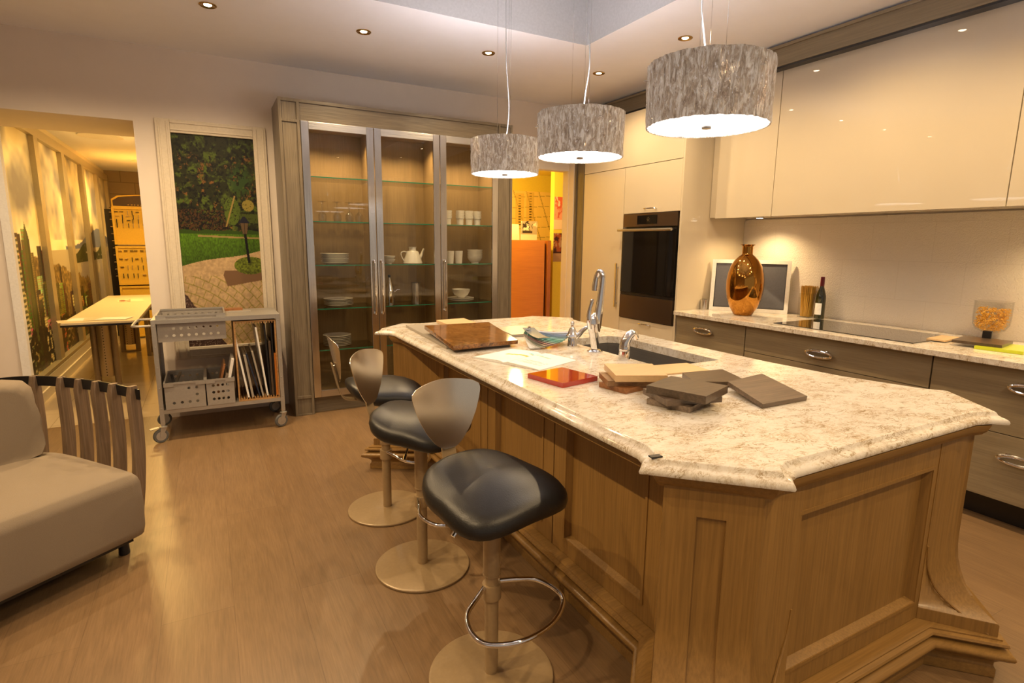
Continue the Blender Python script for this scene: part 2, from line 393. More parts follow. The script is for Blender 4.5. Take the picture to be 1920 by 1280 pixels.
def printed(name, P0, U, V, nu, nv, fn, parent=None, label=None, cat=None, group=None, thick=.004):
    """a flat print: corner P0, edge vectors U (across) and V (up); fn(u,v)->sRGB"""
    P0, U, V = Vector(P0), Vector(U), Vector(V); N = U.cross(V).normalized()
    u, v = np.meshgrid(np.linspace(0,1,nu), np.linspace(0,1,nv)); col = lin(fn(u, v))
    pts = (np.array(P0)[None,None]+u[...,None]*np.array(U)+v[...,None]*np.array(V)).reshape(-1,3)
    idx = np.arange(nu*nv).reshape(nv,nu)
    faces = np.stack([idx[:-1,:-1],idx[:-1,1:],idx[1:,1:],idx[1:,:-1]],-1).reshape(-1,4).tolist()
    k = len(pts); back = [P0-N*thick, P0+U-N*thick, P0+U+V-N*thick, P0+V-N*thick]
    pts = pts.tolist()+[list(b) for b in back]
    c0,c1,c2,c3 = int(idx[0,0]),int(idx[0,-1]),int(idx[-1,-1]),int(idx[-1,0])
    faces += [[k+3,k+2,k+1,k]]
    for rim, a, b in ((idx[0,:],k,k+1),(idx[:,-1],k+1,k+2),(idx[-1,::-1],k+2,k+3),(idx[::-1,0],k+3,k)):
        faces.append([int(i) for i in rim][::-1]+[a,b])
    org = P0+U*.5 if parent is None else Vector((0,0,0))
    if parent is None: pts = [[p[0]-org.x,p[1]-org.y,p[2]-org.z] for p in pts]
    else:
        inv = MATW[root(parent).name].inverted(); pts = [list(inv @ Vector(p)) for p in pts]
    me = bpy.data.meshes.new(name); me.from_pydata(pts, [], faces); me.materials.append(M['print'])
    at = me.color_attributes.new('Col','FLOAT_COLOR','POINT')
    cc = np.ones((len(pts),4)); cc[:nu*nv,:3] = col.reshape(-1,3); cc[nu*nv:,:3] = .4
    at.data.foreach_set('color', cc.ravel().astype(np.float32))
    o = bpy.data.objects.new(name, me); C.objects.link(o); o.location = org
    if parent is not None: o.parent = parent
    else: MATW[o.name] = Matrix.Translation(org)
    if label: o['label'] = label
    if cat: o['category'] = cat
    if group: o['group'] = group
    return o
def garden(u, v):
    x = u*1.0; y = v*2.6; n = fbm(x*16,y*16,1,6); n2 = fbm(x*75,y*75,9,3); n3 = fbm(x*5,y*5,61,3)
    c = np.zeros(u.shape+(3,)); c[...] = (.12,.13,.06)
    c = mixc(c, (.27,.33,.10), (n-.46)*5*n2*1.9*(n3>.35)); c = mixc(c, (.42,.28,.13), ((fbm(x*24,y*20,4,4)-.60)*8)*(n2>.45)*(v<.92)); c = mixc(c, (.05,.05,.035), (fbm(x*34,y*34,51,4)-.54)*9)
    c = mixc(c, (.17,.25,.10), 1.4*((1-((u-.80)**2/.030+(v-.80)**2/.008))*(fbm(x*30,y*30,22)>.42)))
    c = mixc(c, (.26,.17,.09), (v<.66)&(v>.56)&(u<.62)&(n2>.47)); c = mixc(c, (.05,.04,.03), (v<.66)&(u<.62)&(fbm(x*60,y*60,19)>.56))
    c = mixc(c, (.27,.33,.10), ((u-.67)**2/.010+(v-.655)**2/.0045<1)&(n2>.36)); c = mixc(c, (.50,.42,.22), (np.abs((u-.60)-(v-.60)*.9)<.010)&(v>.58)&(v<.73))
    c = mixc(c, (.24,.28,.10), (u>.76)&(v<.645)&(v>.60)&(n2>.3)); c = mixc(c, (.50,.45,.20), ((u-.88)**2/.006+(v-.685)**2/.0008<1)&(n2>.28))
    hedge = .560+.003*np.sin(u*23)+.005*fbm(u*30,v*0,41); pe = .392+.075*u+.006*np.sin(u*6)
    g = np.array((.25,.37,.06))*(.80+.35*np.clip((v-pe)*6,0,1)+.35*(fbm(x*110,y*50,3,3)-.5)*2)[...,None]
    c = np.where(((v<hedge)&(v>pe))[...,None], g, c)
    c = mixc(c, (.16,.24,.05), (v<hedge)&(v>.545)); c = mixc(c, (.52,.44,.27), (np.abs(v-(.535-.012*(u-.3)))<.004)&(u>.22))
    pc = np.array((.64,.54,.40))*(.86+.28*fbm(x*40,y*40,5,3))[...,None]
    d = np.hypot((u+.35)*1.0, (v+.25)*2.4); ang = np.arctan2((v+.25)*2.4, u+.35)
    jt = (np.abs((d*10)%1-.5)>.44)|(np.abs((ang*13+np.floor(d*10)*.5)%1-.5)>.46)
    pc = np.where((jt&(v<.345))[...,None], pc*np.array((.78,.84,.58)), pc)
    c = np.where((v<=pe)[...,None], pc, c)
    c = mixc(c, (.40,.30,.21), (v<.368)&(v>.318-.06*(1-u))&(u>.50+.8*np.abs(v-.345)))
    bush = ((u-.86)**2/.045+(v-.392)**2/.0019<1); c = np.where(bush[...,None], np.array((.33,.37,.10))*(.35+1.2*fbm(x*55,y*55,6,3))[...,None], c)
    c = mixc(c, (.24,.17,.15)  , (v<.255-.55*u+.02*fbm(u*30,v*30,3))); c = mixc(c, (.45,.38,.34), (v<.25-.55*u)&(fbm(x*80,y*80,88)>.62))
    post = (np.abs(u-(.845-.20*(v-.41)))<.017)&(v>.405)&(v<.555); c = mixc(c, (.06,.05,.05), post)
    lant = (np.abs(u-.815)<.030+.45*(v-.545))&(v>.548)&(v<.602); c = mixc(c, (.34,.27,.18), lant); c = mixc(c, (.08,.07,.07), lant&((np.abs(u-.815)>.026+.45*(v-.545))|(np.abs(u-.815)<.004)))
    cap = (np.abs(u-.815)<.075-1.9*(v-.600))&(v>.600)&(v<.632); c = mixc(c, (.10,.10,.15), cap)
    return c*1.08
def city(u, v):
    """skyline mural, u along the wall 0..1 over all five panels, v up"""
    n = fbm(u*9, v*6, 31, 5)
    c = np.zeros(u.shape+(3,)); c[...] = (.88,.82,.64); c = mixc(c, (.97,.94,.84), (n-.4)*3); c = mixc(c, (.46,.45,.47), (fbm(u*9,v*4,77)-.48)*4*(v>.55))
    mt = .545+.05*np.sin(u*9+1)+.05*fbm(u*14,v*0,5); c = mixc(c, (.38,.41,.50), (v<mt)&(u>.38)); c = mixc(c, (.50,.50,.54), (v<mt-.05)&(u>.38)&(n>.5))
    c = mixc(c, (.66,.62,.52), (v<.50)&(u>.2)); c = mixc(c, (.56,.54,.54), (v<.47)&(u>.5)&(fbm(u*30,v*8,9)>.4))
    c = mixc(c, (.19,.22,.10), (v<.50+.03*np.sin(u*24))&(v>.42)&(u>.44)&(u<.85)&(fbm(u*50,v*40,2)>.3))
    low = (v<.50-.35*u+.05*fbm(u*60,v*0,12))&(u<.62); t = fbm(u*160,v*70,13,3)
    c = np.where(low[...,None], np.array((.42,.35,.20))*(.45+1.3*t)[...,None], c)
    c = mixc(c, (.28,.38,.10), (v<.25)&(u>.50)&(u<.62)&(fbm(u*50,v*30,3)>.38))
    for k in range(110):
        r = random.Random(k*7+3); cx = r.random()**1.3*.62; wd = .005+.013*r.random(); top = .12+.40*(1-k/110)*(1-cx*.9)*(.7+.5*r.random())
        if k < 12: cx = .01+.17*r.random(); top = .48+.12*r.random(); wd = .008+.010*r.random()
        m = (np.abs(u-cx)<wd)&(v<top)
        b = r.choice([(.38,.36,.17),(.56,.49,.29),(.24,.20,.11),(.72,.64,.44),(.32,.37,.22),(.30,.19,.12)])
        sh = np.where(u > cx+wd*.2, .72, 1.0)[...,None]
        c = np.where(m[...,None], np.array(b)*sh, c)
        win = m&(((v*r.choice([60,85,110]))%1)<.45)&(((u-cx)*r.choice([180,300])%1)<.6); c = mixc(c, tuple(min(1,x*r.choice([.45,1.6])) for x in b), win*.85)
    sp = (np.abs(u-.105)<.014-.22*np.clip(v-.56,0,1))&(v<.625); c = mixc(c, (.30,.33,.14), sp); c = mixc(c, (.20,.22,.10), sp&(u>.108))
    tw = (np.abs(u-.045-.02*(.5-v))<.012)&(v<.56); c = mixc(c, (.80,.76,.60), tw); c = mixc(c, (.30,.34,.26), tw&(((v*46)%1)<.5))
    c = mixc(c, (.16,.13,.07), (v<.12+.1*fbm(u*20,v*3,8))&(fbm(u*90,v*60,2)>.42)&(u<.6))
    return c
def drawing(u, v):
    c = np.zeros(u.shape+(3,)); c[...] = (.95,.82,.42)
    l = (np.abs((u*7+v*1.3)%1-.5)>.475)|(np.abs((v*5-u*.7)%1-.5)>.48); c = mixc(c, (.45,.36,.12), l*.7)
    for cx, b, t in ((.30,.2,.55),(.44,.15,.70),(.60,.35,.95),(.72,.3,.98)):
        m = (np.abs(u-cx)<.045)&(v>b)&(v<t); c = mixc(c, (.85,.70,.30), m*.6); c = mixc(c, (.20,.15,.05), m&((v*20)%1<.35)&(np.abs(u-cx)<.013))
    return c
def photo(seed, base, dark, light):
    def f(u, v):
        n = fbm(u*5,v*5,seed); c = np.zeros(u.shape+(3,)); c[...] = base
        c = mixc(c, dark, (np.abs(u-.4)<.3)&(v>.35)&(n>.42)); c = mixc(c, light, (v<.3)|((n>.62)&(v>.5))); return c
    return f
def magz(u, v):
    c = np.zeros(u.shape+(3,)); c[...] = (.90,.84,.72); n = fbm(u*6,v*6,14)
    c = mixc(c, (.62,.30,.16), (u<.5)&(u>.06)&(v>.12)&(v<.9)&(n>.45)); c = mixc(c, (.35,.16,.10), (u<.4)&(u>.1)&(v>.2)&(n>.6)); return c
def bookpage(u, v):
    c = np.zeros(u.shape+(3,)); c[...] = (.93,.93,.93)
    a = np.abs((v-.62)-(u-.48)*.35)<.035+.06*np.clip(.5-u,0,.2); c = mixc(c, (.93,.68,.22), a&(u>.22)&(u<.52))
    b = np.abs((v-.80)+(u-.5)*.30)<.020; c = mixc(c, (.45,.80,.85), b&(u>.35)&(u<.80)); c = mixc(c, (.95,.70,.35), (np.abs((v-.77)+(u-.5)*.30)<.010)&(u>.42)&(u<.78))
    c = mixc(c, (.78,.78,.80), np.abs(u-.5)<.006); c = mixc(c, (.62,.62,.64), (u>.60)&(u<.92)&(v<.45)&(v>.15)&((v*16)%1<.28)&(fbm(u*60,v*2,3)>.35)); return c

# ================================================================== THE ROOM
WX = 4.50            # kitchen wall
def shell():
    b = BM(); box(b, -4.5, WX+.12, -3.2, 5.56, -.05, 0); struct('floor', b, M['floor'])
    b = BM(); box(b, -1.60, -.30, 5.56, 12.8, -.05, 0.0); struct('floor', b, M['tile'])
    b = BM(); box(b, 2.5, 6.5, 5.56, 9.4, -.05, 0.0); struct('floor', b, M['tile'])
    # ceiling with a recessed glossy tray over the island
    tx0, tx1, ty0, ty1 = .35, 2.65, .35, 3.75
    b = BM(); t = CEIL
    box(b, -4.5, tx0, -3.2, 5.56, t, t+.1); box(b, tx1, WX+.12, -3.2, 5.56, t, t+.1)
    box(b, tx0, tx1, -3.2, ty0, t, t+.1); box(b, tx0, tx1, ty1, 5.56, t, t+.1)
    struct('ceiling', b, M['ceil'])
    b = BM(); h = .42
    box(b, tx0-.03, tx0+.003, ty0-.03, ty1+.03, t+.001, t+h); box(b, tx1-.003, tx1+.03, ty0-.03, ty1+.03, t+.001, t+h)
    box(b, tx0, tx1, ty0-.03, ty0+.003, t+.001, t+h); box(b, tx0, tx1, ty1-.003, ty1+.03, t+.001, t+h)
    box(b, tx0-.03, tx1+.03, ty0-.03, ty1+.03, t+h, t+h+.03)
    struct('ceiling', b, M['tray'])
    # back wall with the two openings
    b = BM(); y0 = 5.45
    box(b, -4.5, -1.243, y0, y0+.05, 0, t)
    box(b, -1.243, -.42, y0, 6.30, 2.41, t); box(b, -1.62, -1.243, y0+.05, 6.30, 2.41, t)
    box(b, -.42, -.30, y0, 6.30, 0, t); box(b, -.30, 2.85, y0, y0+.11, 0, t)
    box(b, 2.85, 3.66, y0, y0+.11, 2.30, t); box(b, 3.66, WX+.12, y0, y0+.11, 0, t)
    box(b, 3.665, 3.70, 5.352, 5.45, 0, 2.95)
    struct('wall_back', b, M['wall'])
    b = BM(); box(b, -1.292, -1.240, 5.435, 5.505, 0, 2.41); struct('trim_1', b, M['white'])
    b = BM(); box(b, WX, WX+.12, -3.2, 5.45, 0, t); struct('wall_right', b, M['wall'])
    b = BM(); box(b, -4.6, -4.5, -3.2, 5.56, 0, t); struct('wall_left', b, M['wall'])
    b = BM(); box(b, 3.655, 3.672, 5.352, 5.45, 0, .1); struct('baseboard_right', b, M['cream'])
    # embossed tile splashback between worktop and wall units
    b = BM(); box(b, WX-.012, WX, .2, 3.70, .92, 1.735); struct('wall_splashback', b, M['splash'])
    # room on the left
    b = BM(); box(b, -1.62, -1.50, 5.50, 12.9, 0, 2.78); struct('wall_mural_side', b, M['yellowwall2'])
    b = BM(); box(b, -1.62, -.30, 12.7, 12.82, 0, 2.78); struct('wall_block', b, M['block'])
    b = BM(); box(b, -.34, -.30, 6.30, 12.8, 0, 2.78); struct('wall_passage', b, M['wall'])
    b = BM(); box(b, -1.62, -.30, 6.30, 12.9, 2.72, 2.80); struct('ceiling', b, M['ceil'])
    b = BM(); box(b, -1.50, -1.425, 5.51, 12.7, 0, .18); box(b, -1.425, -1.41, 5.51, 12.7, 0, .09); struct('baseboard_left', b, M['cream'])
    # yellow room on the right
    b = BM(); box(b, 2.6, 6.5, 8.3, 8.4, 0, 2.75); box(b, 2.5, 2.6, 5.56, 8.4, 0, 2.75); box(b, 6.4, 6.5, 5.56, 8.4, 0, 2.75); struct('wall_yellow', b, M['yellowwall'])
    b = BM(); box(b, 2.5, 6.5, 5.56, 8.4, 2.62, 2.7); struct('ceiling', b, M['yellowwall'])
    b = BM(); box(b, 4.56, 5.9, 7.15, 7.25, 0, 2.62); struct('wall_partition', b, M['yellowwall'])
M['yellowwall2'] = plain('warm_passage_paint', (.68,.60,.42), .6)
shell()
# lamps of the two side rooms (the yellow room's upper point has no fitting of its own)
YEL = (1,.62,.19)
for y, en in ((6.9,70), (8.5,150), (10.7,190)): lamp('SPOT', (-.74, y, 2.66), en, YEL, .08, 2.9, .9)
lamp('POINT', (3.7, 6.7, 2.3), 62, (1,.68,.26), .08); lamp('POINT', (3.62, 7.85, 1.72), 9, (1,.85,.5), .05)

# ---------------------------------------------------------------- downlights
def downlight(label, group, loc):
    t = thing('downlight', label, 'downlight', loc, 0, group)
    b = BM(); lathe(b, [(.052,0),(.052,-.004),(.046,-.008),(.036,-.006),(.024,-.001),(.033,.0005),(.0,.0005)][:5]); 
    obj('trim_ring', b, M['brass'], t, local=True)
    b = BM(); lathe(b, [(0,-.0045),(.018,-.0045),(.024,-.001)]); obj('bulb', b, M['can_on'], t, local=True)
    return t
names = ['brass downlight in the ceiling above the garden picture, furthest left','brass downlight in the ceiling above the left half of the glass cabinet',
 'brass downlight in the ceiling just left of the pendant cables','brass downlight in the ceiling between the middle and near pendant, low by the crown','brass downlight directly above the left edge of the largest pendant shade']
d0 = None
for i, (x, y) in enumerate(CANS + CANS_FAR):
    lab = names[i] if i < 5 else 'brass downlight beyond the edge of the picture'
    g = 'downlights seen in the ceiling' if i < 5 else 'downlights outside the picture'
    if d0 is None: d0 = downlight(lab, g, (x,y,CEIL))
    else: dup(d0, (x,y,CEIL), 0, lab, g)

# ---------------------------------------------------------------- kitchen run on the right wall
def ring_pull(parent, y, z, x, mat, L=.185, h=.048):
    b = BM(); pts = [(x-.022-.006*math.sin(a), y+L/2*math.cos(a), z+h/2*math.sin(a)-.004) for a in [2*PI*k/40 for k in range(40)]]
    tube(b, pts, .009, 10, closed=True)
    for s in (-1,1): box(b, x-.022, x+.004, y+s*L*.30-.006, y+s*L*.30+.006, z+h*.36, z+h*.36+.010)
    return obj('handle', b, mat, parent)
def base_unit(label, y0, y1, splits, pulls):
    t = thing('base_cabinet', label, 'cabinet', ((3.71+WX)/2,(y0+y1)/2,0), 0, 'grey oak base cabinets along the kitchen wall')
    b = BM(); box(b, 3.712, WX-.002, y0+.001, y1-.001, .15, .884); obj('body', b, M['greyy'], t)
    b = BM(); box(b, 3.80, 3.82, y0+.001, y1-.001, 0, .15); obj('toe_kick', b, M['black'], t)
    for (za, zb) in splits:
        b = BM(); box(b, 3.69, 3.711, y0+.003, y1-.003, za+.002, zb-.002, .0015); d = obj('drawer', b, M['greyy'], t)
        for (y, z) in pulls:
            if za < z < zb: ring_pull(d, y, z, 3.69, M['chrome'])
base_unit('grey oak drawer unit beside the oven tower', 2.955, 3.698, [(.15,.52),(.52,.882)], [(3.37,.785)])
base_unit('wide grey oak drawer unit under the black cooktop', 1.649, 2.953, [(.15,.42),(.42,.683),(.683,.882)], [(2.33,.772)])
base_unit('grey oak drawer unit at the right edge with two large chrome ring pulls', .35, 1.647, [(.15,.52),(.52,.882)], [(1.18,.785),(1.18,.40)])
b = BM(); box(b, 3.648, WX-.013, .30, 3.70, .885, .92, .004); one('worktop', b, M['quartz'], 'long speckled quartz worktop on the grey drawer units', 'countertop')

def wall_unit(label, y0, y1, lo=1.73, hi=2.83):
    t = thing('wall_cabinet', label, 'cabinet', ((3.95+WX)/2,(y0+y1)/2,lo), 0, 'glossy cream wall cabinets')
    b = BM(); box(b, 3.952, WX-.002, y0+.001, y1-.001, lo+.012, hi); obj('body', b, M['lacq'], t)
    b = BM(); box(b, 3.93, 3.951, y0+.0025, y1-.0025, lo, hi-.004, .0015); obj('door', b, M['lacq'], t)
wall_unit('narrow glossy cream wall cabinet next to the oven tower', 3.0, 3.56)
wall_unit('very wide glossy cream wall cabinet above the cooktop', 1.51, 3.0)
wall_unit('glossy cream wall cabinet cut by the right edge of the photo', .2, 1.51)
b = BM(); box(b, 4.02, WX-.002, 3.561, 3.698, 1.742, 2.80); one('filler_panel', b, M['lacq'], 'slim cream filler panel between wall cabinet and oven tower', 'panel')
def crown():
    t = thing('crown_fascia', 'grey oak crown fascia running under the ceiling above the cream cabinets', 'fascia', ((3.85+WX)/2, 2.8, 2.80))
    b = BM(); box(b, 3.86, WX-.002, .2, 5.17, 2.842, 2.955); box(b, 3.86, 3.90, .2, 5.17, 2.812, 2.842); obj('board', b, M['greyy'], t)
    b = BM(); box(b, 3.842, 3.86, .2, 5.17, 2.94, 2.962, .003); box(b, 3.848, 3.86, .2, 5.17, 2.812, 2.828, .003); obj('bead', b, M['greyy'], t)
    b = BM(); box(b, 3.90, WX-.002, .2, 3.69, 2.831, 2.841); box(b, 3.853, 3.928, .2, 5.17, 2.799, 2.8115); obj('painted_gap_shade', b, M['black'], t)  # black strips stand in for the shade between crown and doors
crown()
def puck(x, y, z, label, mat=None, r=.028, grp='small lights under the wall cabinets'):
    t = thing('puck_light', label, 'light', (x,y,z), 0, grp)
    b = BM(); lathe(b, [(r+.006,0),(r+.006,-.006),(r,-.008),(r,-.002)][:3]+[(r,-.0078)]); obj('rim', b, M['steel'], t, local=True)
    b = BM(); lathe(b, [(0,-.0095),(r*.9,-.0095),(r*.95,-.008)]); obj('lens', b, mat or M['can_small'], t, local=True)
for y, l in ((3.33,'lit puck light under the narrow wall cabinet above the gold vase'),(1.22,'lit puck light under the wall cabinet at the right edge')):
    puck(4.22, y, 1.742, l); lamp('SPOT', (4.22, y, 1.725), 26, (1,.70,.34), .02, 2.5, .8)

# oven tower and larder
def tower():
    X = 3.68
    t = thing('larder_cabinet', 'tall cream larder cabinet with long upright handle left of the oven', 'cabinet', ((X+WX)/2,4.83,0))
    b = BM(); box(b, X+.022, WX-.002, 4.487, 5.168, .12, 2.742); obj('body', b, M['lacq'], t)
    b = BM(); box(b, X, X+.021, 4.488, 5.166, .12, 2.236, .0015); d = obj('door', b, M['lacq'], t)
    b = BM(); box(b, X-.034, X-.024, 4.522, 4.548, .868, 1.313, .003); box(b, X-.026, X+.001, 4.528, 4.542, .90, .915); box(b, X-.026, X+.001, 4.528, 4.542, 1.26, 1.275); obj('handle', b, M['steelz'], d)
    b = BM(); box(b, X+.06, X+.08, 4.487, 5.168, 0, .12); obj('toe_kick', b, M['black'], t)
    t = thing('oven_cabinet', 'tall cream cabinet holding the built-in oven', 'cabinet', ((X+WX)/2,4.1,0))
    b = BM()
    box(b, X+.022, WX-.002, 4.462, 4.485, .12, 2.742); box(b, X, WX-.002, 3.702, 3.722, .12, 2.742)
    box(b, X+.022, WX-.002, 3.722, 4.462, .12, .765); box(b, X+.022, WX-.002, 3.722, 4.462, 1.80, 2.742); box(b, 4.30, WX-.002, 3.722, 4.462, .765, 1.80)
    obj('body', b, M['lacq'], t)
    def bar(par, y, z, L=.155):
        b = BM(); pts = smoothpath([(X+.002,y-L/2,z),(X-.022,y-L/2+.006,z+.001),(X-.030,y-L/4,z+.002),(X-.031,y,z+.002),(X-.030,y+L/4,z+.002),(X-.022,y+L/2-.006,z+.001),(X+.002,y+L/2,z)], 5)
        tube(b, pts, .006, 8); obj('handle', b, M['chrome'], par)
    b = BM(); box(b, X, X+.021, 3.724, 4.484, .12, .772, .0015); d = obj('drawer', b, M['lacq'], t); bar(d, 4.10, .742)
    b = BM(); box(b, X, X+.021, 3.724, 4.484, 1.796, 2.236, .0015); d = obj('door', b, M['lacq'], t); bar(d, 4.10, 1.832)
    b = BM(); box(b, X+.06, X+.08, 3.702, 4.485, 0, .12); obj('toe_kick', b, M['black'], t)
    b = BM(); box(b, X, X+.021, 3.724, 5.166, 2.241, 2.74, .0015); one('lift_door', b, M['lacq'], 'wide cream top panel spanning oven tower and larder under the crown', 'cabinet door')
    o = thing('built_in_oven', 'built-in steel and black glass oven in the cream tower', 'oven', (3.98,4.1,.77))
    y0, y1 = 3.742, 4.478
    b = BM(); box(b, X+.02, 4.28, y0, y1-.02, .775, 1.79); obj('oven_body', b, M['black'], o)
    b = BM(); box(b, X-.006, X+.02, y0, y1, 1.668, 1.792, .003); p = obj('control_panel', b, M['ovensteel'], o)
    b = BM(); box(b, X-.0085, X-.006, 4.0, 4.27, 1.69, 1.772); obj('display', b, M['ovenglass'], p, 'black display with pale speckled pattern')
    b = BM()
    for i in range(26):
        a = random.uniform(0,2*PI); r = random.uniform(0,.028); yy = 4.12+r*math.cos(a); zz = 1.731+r*math.sin(a); box(b, X-.0095, X-.0085, yy-.003, yy+.003, zz-.002, zz+.002)
    obj('display_mark', b, M['chrome'], p)
    b = BM(); box(b, X-.012, X+.02, y0, y1, 1.035, 1.655, .003); dr = obj('oven_door', b, M['ovenglass'], o)
    b = BM(); tube(b, [(X-.052,y0+.02,1.637),(X-.052,y1+.02,1.637)], .013, 16)
    for yy in (y0+.05, y1-.04): box(b, X-.052, X-.011, yy-.008, yy+.008, 1.629, 1.645)
    obj('handle', b, M['steel'], dr)
    b = BM(); box(b, X-.012, X+.02, y0, y1, .778, 1.005, .003); obj('lower_panel', b, M['ovensteel'], o)
    b = BM(); box(b, X-.004, X+.02, y0, y1, 1.007, 1.033, .001); obj('vent_gap', b, M['black'], o)
    pl = thing('pilaster', 'grey oak pilaster between the larder and the doorway', 'pilaster', (3.95,5.26,0))
    b = BM(); box(b, X+.012, WX-.004, 5.172, 5.35, 0, 2.95); obj('core', b, M['grey'], pl)
    b = BM(); box(b, X-.006, X+.012, 5.172, 5.20, 0, 2.80, .003); box(b, X-.006, X+.012, 5.325, 5.35, 0, 2.80, .003); obj('stile', b, M['grey'], pl)
tower()

# ---------------------------------------------------------------- glass fronted cabinet on the back wall
SH = [.55, .915, 1.292, 1.660, 2.025]
def display_cabinet():
    t = thing('display_cabinet', 'grey oak display cabinet with three steel framed glass doors', 'cabinet', (1.645,5.22,0))
    x0, x1, y0, y1, zt = .59, 2.70, 5.0, 5.449, 2.62
    for a in (x0, x1-.02): b = BM(); box(b, a, a+.02, y0+.012, y1, 0, zt-.002); obj('side_panel', b, M['grey'], t)
    for xa, xb, nm in ((x0,.748,'pilaster'),(2.546,x1,'pilaster')):
        b = BM(); box(b, xa+.02, xb, y0+.012, y0+.03, 0, zt-.004)
        for a, c in ((xa,xa+.022),(xb-.022,xb)): box(b, a, c, y0, y0+.02, 0, zt, .002)
        for a, c in ((zt-.025,zt),(2.44,2.462),(.15,.175),(0,.012)): box(b, xa+.02, xb-.02, y0, y0+.02, a, c, .002)
        obj(nm, b, M['grey'], t)
    b = BM(); box(b, .748, 2.546, y0+.012, y1, 2.462, zt-.004); box(b, .748, 2.546, y0, y0+.014, zt-.025, zt, .002); obj('fascia', b, M['greyx'], t)
    b = BM(); box(b, .748, 2.546, y0+.06, y0+.08, 0, .14); obj('plinth', b, M['greyx'], t)
    b = BM(); box(b, .748, 2.546, y1-.02, y1-.002, .14, 2.46); box(b, .748, .766, y0+.04, y1-.02, .14, 2.46); box(b, 2.528, 2.546, y0+.04, y1-.02, .14, 2.46)
    box(b, 1.335, 1.351, y0+.05, y1-.02, .14, 2.46); box(b, 1.937, 1.953, y0+.05, y1-.02, .14, 2.46)
    box(b, .748, 2.546, y0+.03, y1-.02, .14, .158); box(b, .748, 2.546, y0+.03, y1-.02, 2.444, 2.461)
    obj('interior', b, M['inner'], t)
    for xa, xb in ((.768,1.334),(1.353,1.936),(1.955,2.527)):
        for z in SH:
            b = BM(); box(b, xa, xb, y0+.045, y1-.022, z, z+.008); s = obj('glass_shelf', b, M['glass'], t)
            b = BM(); box(b, xa, xb, y0+.041, y0+.045, z, z+.008); obj('shelf_edge', b, M['green'], s, 'green glass shelf edge')
    W = .060
    for (xa, xb, hs) in ((.752,1.340,(1,)),(1.346,1.942,(-1,)),(1.948,2.542,(-1,))):
        z0, z1 = .148, 2.458
        b = BM(); box(b, xa, xa+W, y0-.004, y0+.02, z0, z1, .003); box(b, xb-W, xb, y0-.004, y0+.02, z0, z1, .003); d = obj('door', b, M['steelz'], t, 'brushed steel framed glass door')
        for za in (z0, z1-W): b = BM(); box(b, xa+W, xb-W, y0-.004, y0+.02, za, za+W, .003); obj('door_rail', b, M['steel'], d)
        b = BM(); box(b, xa+W, xb-W, y0+.006, y0+.010, z0+W, z1-W); obj('pane', b, M['glass'], d)
        for s in hs:
            hx = (xb-W/2) if s > 0 else (xa+W/2)
            b = BM(); tube(b, smoothpath([(hx,y0-.002,1.335),(hx,y0-.03,1.33),(hx,y0-.036,1.25),(hx,y0-.038,1.1),(hx,y0-.036,.95),(hx,y0-.03,.87),(hx,y0-.002,.865)],5), .0085, 10); obj('handle', b, M['chrome'], d)
display_cabinet()
k = 0
for xa, n in ((.768,'left'),(1.353,'middle'),(1.955,'right')):
    for dx, w_ in ((.16,'left'),(.42,'right')):
        puck(xa+dx, 5.17, 2.443, f'{w_} one of two puck lights in the {n} bay of the glass cabinet', r=.02, grp='puck lights in the glass cabinet')
        lamp('SPOT', (xa+dx, 5.17, 2.425), 21, (1,.68,.34), .015, 2.3, .9)
BAY = {'left':0,'middle':1,'right':2}
def plate_bm(r, h=.018):
    b = BM(); lathe(b, [(0,0),(r*.55,0),(r*.6,.003),(r*.8,.009),(r,h),(r,h+.003),(r*.8,.013),(r*.58,.007),(0,.006)], seg=36); return b
def stack(name, bm_fn, mat, x, y, z, n, dz, lab, cat, group):
    ords = ['lowest','second lowest','third from the bottom','fourth from the bottom','fifth from the bottom','sixth from the bottom','seventh from the bottom','eighth from the bottom','ninth from the bottom']
    first = None
    for i in range(n):
        l = f'{lab}, ' + (ords[i] if i < n-1 else 'topmost')
        if first is None:
            first = one(name, bm_fn(), mat, l, cat, group); first.location = (x,y,z)
        else:
            o = first.copy(); C.objects.link(o); o.location = (x,y,z+i*dz); o['label'] = l
e = .008
stack('dinner_plate', lambda: plate_bm(.125), M['china'], 1.02, 5.22, SH[2]+e, 8, .0108, 'white dinner plate, tall stack, third shelf, left bay', 'plate', 'plates on the third shelf, left bay')
stack('dinner_plate', lambda: plate_bm(.130), M['china'], 1.035, 5.22, SH[1]+e, 5, .0125, 'white plate, low stack, second shelf, left bay', 'plate', 'plates on the second shelf, left bay')
stack('dinner_plate', lambda: plate_bm(.125), M['china'], 1.008, 5.22, SH[0]+e, 7, .0140, 'white plate, stack on the lowest shelf, left bay', 'plate', 'plates on the lowest shelf, left bay')
def goblet():
    b = BM(); lathe(b, [(.030,0),(.036,.03),(.034,.062),(.016,.085),(.0035,.095),(.0035,.160),(.010,.168),(.036,.172),(.036,.174),(.0,.174)], seg=28); return b
gb = None
for x, l in ((.925,'leftmost'),(1.052,'second from left'),(1.158,'third from left'),(1.243,'rightmost')):
    lab = f'clear upturned stem glass on the fourth shelf, left bay, {l}'
    if gb is None: gb = one('stem_glass', goblet(), M['gobglass'], lab, 'wine glass', 'upturned stem glasses'); gb.location = (x,5.2,SH[3]+e)
    else: o = gb.copy(); C.objects.link(o); o.location = (x,5.2,SH[3]+e); o['label'] = lab
def bowl_bm(r, h, foot=.45):
    b = BM(); lathe(b, [(0,0),(r*foot,0),(r*foot,.006),(r*.75,h*.35),(r*.95,h*.75),(r,h),(r*.96,h),(r*.90,h*.75),(r*.7,h*.4),(r*.3,.01),(0,.008)], seg=32); return b
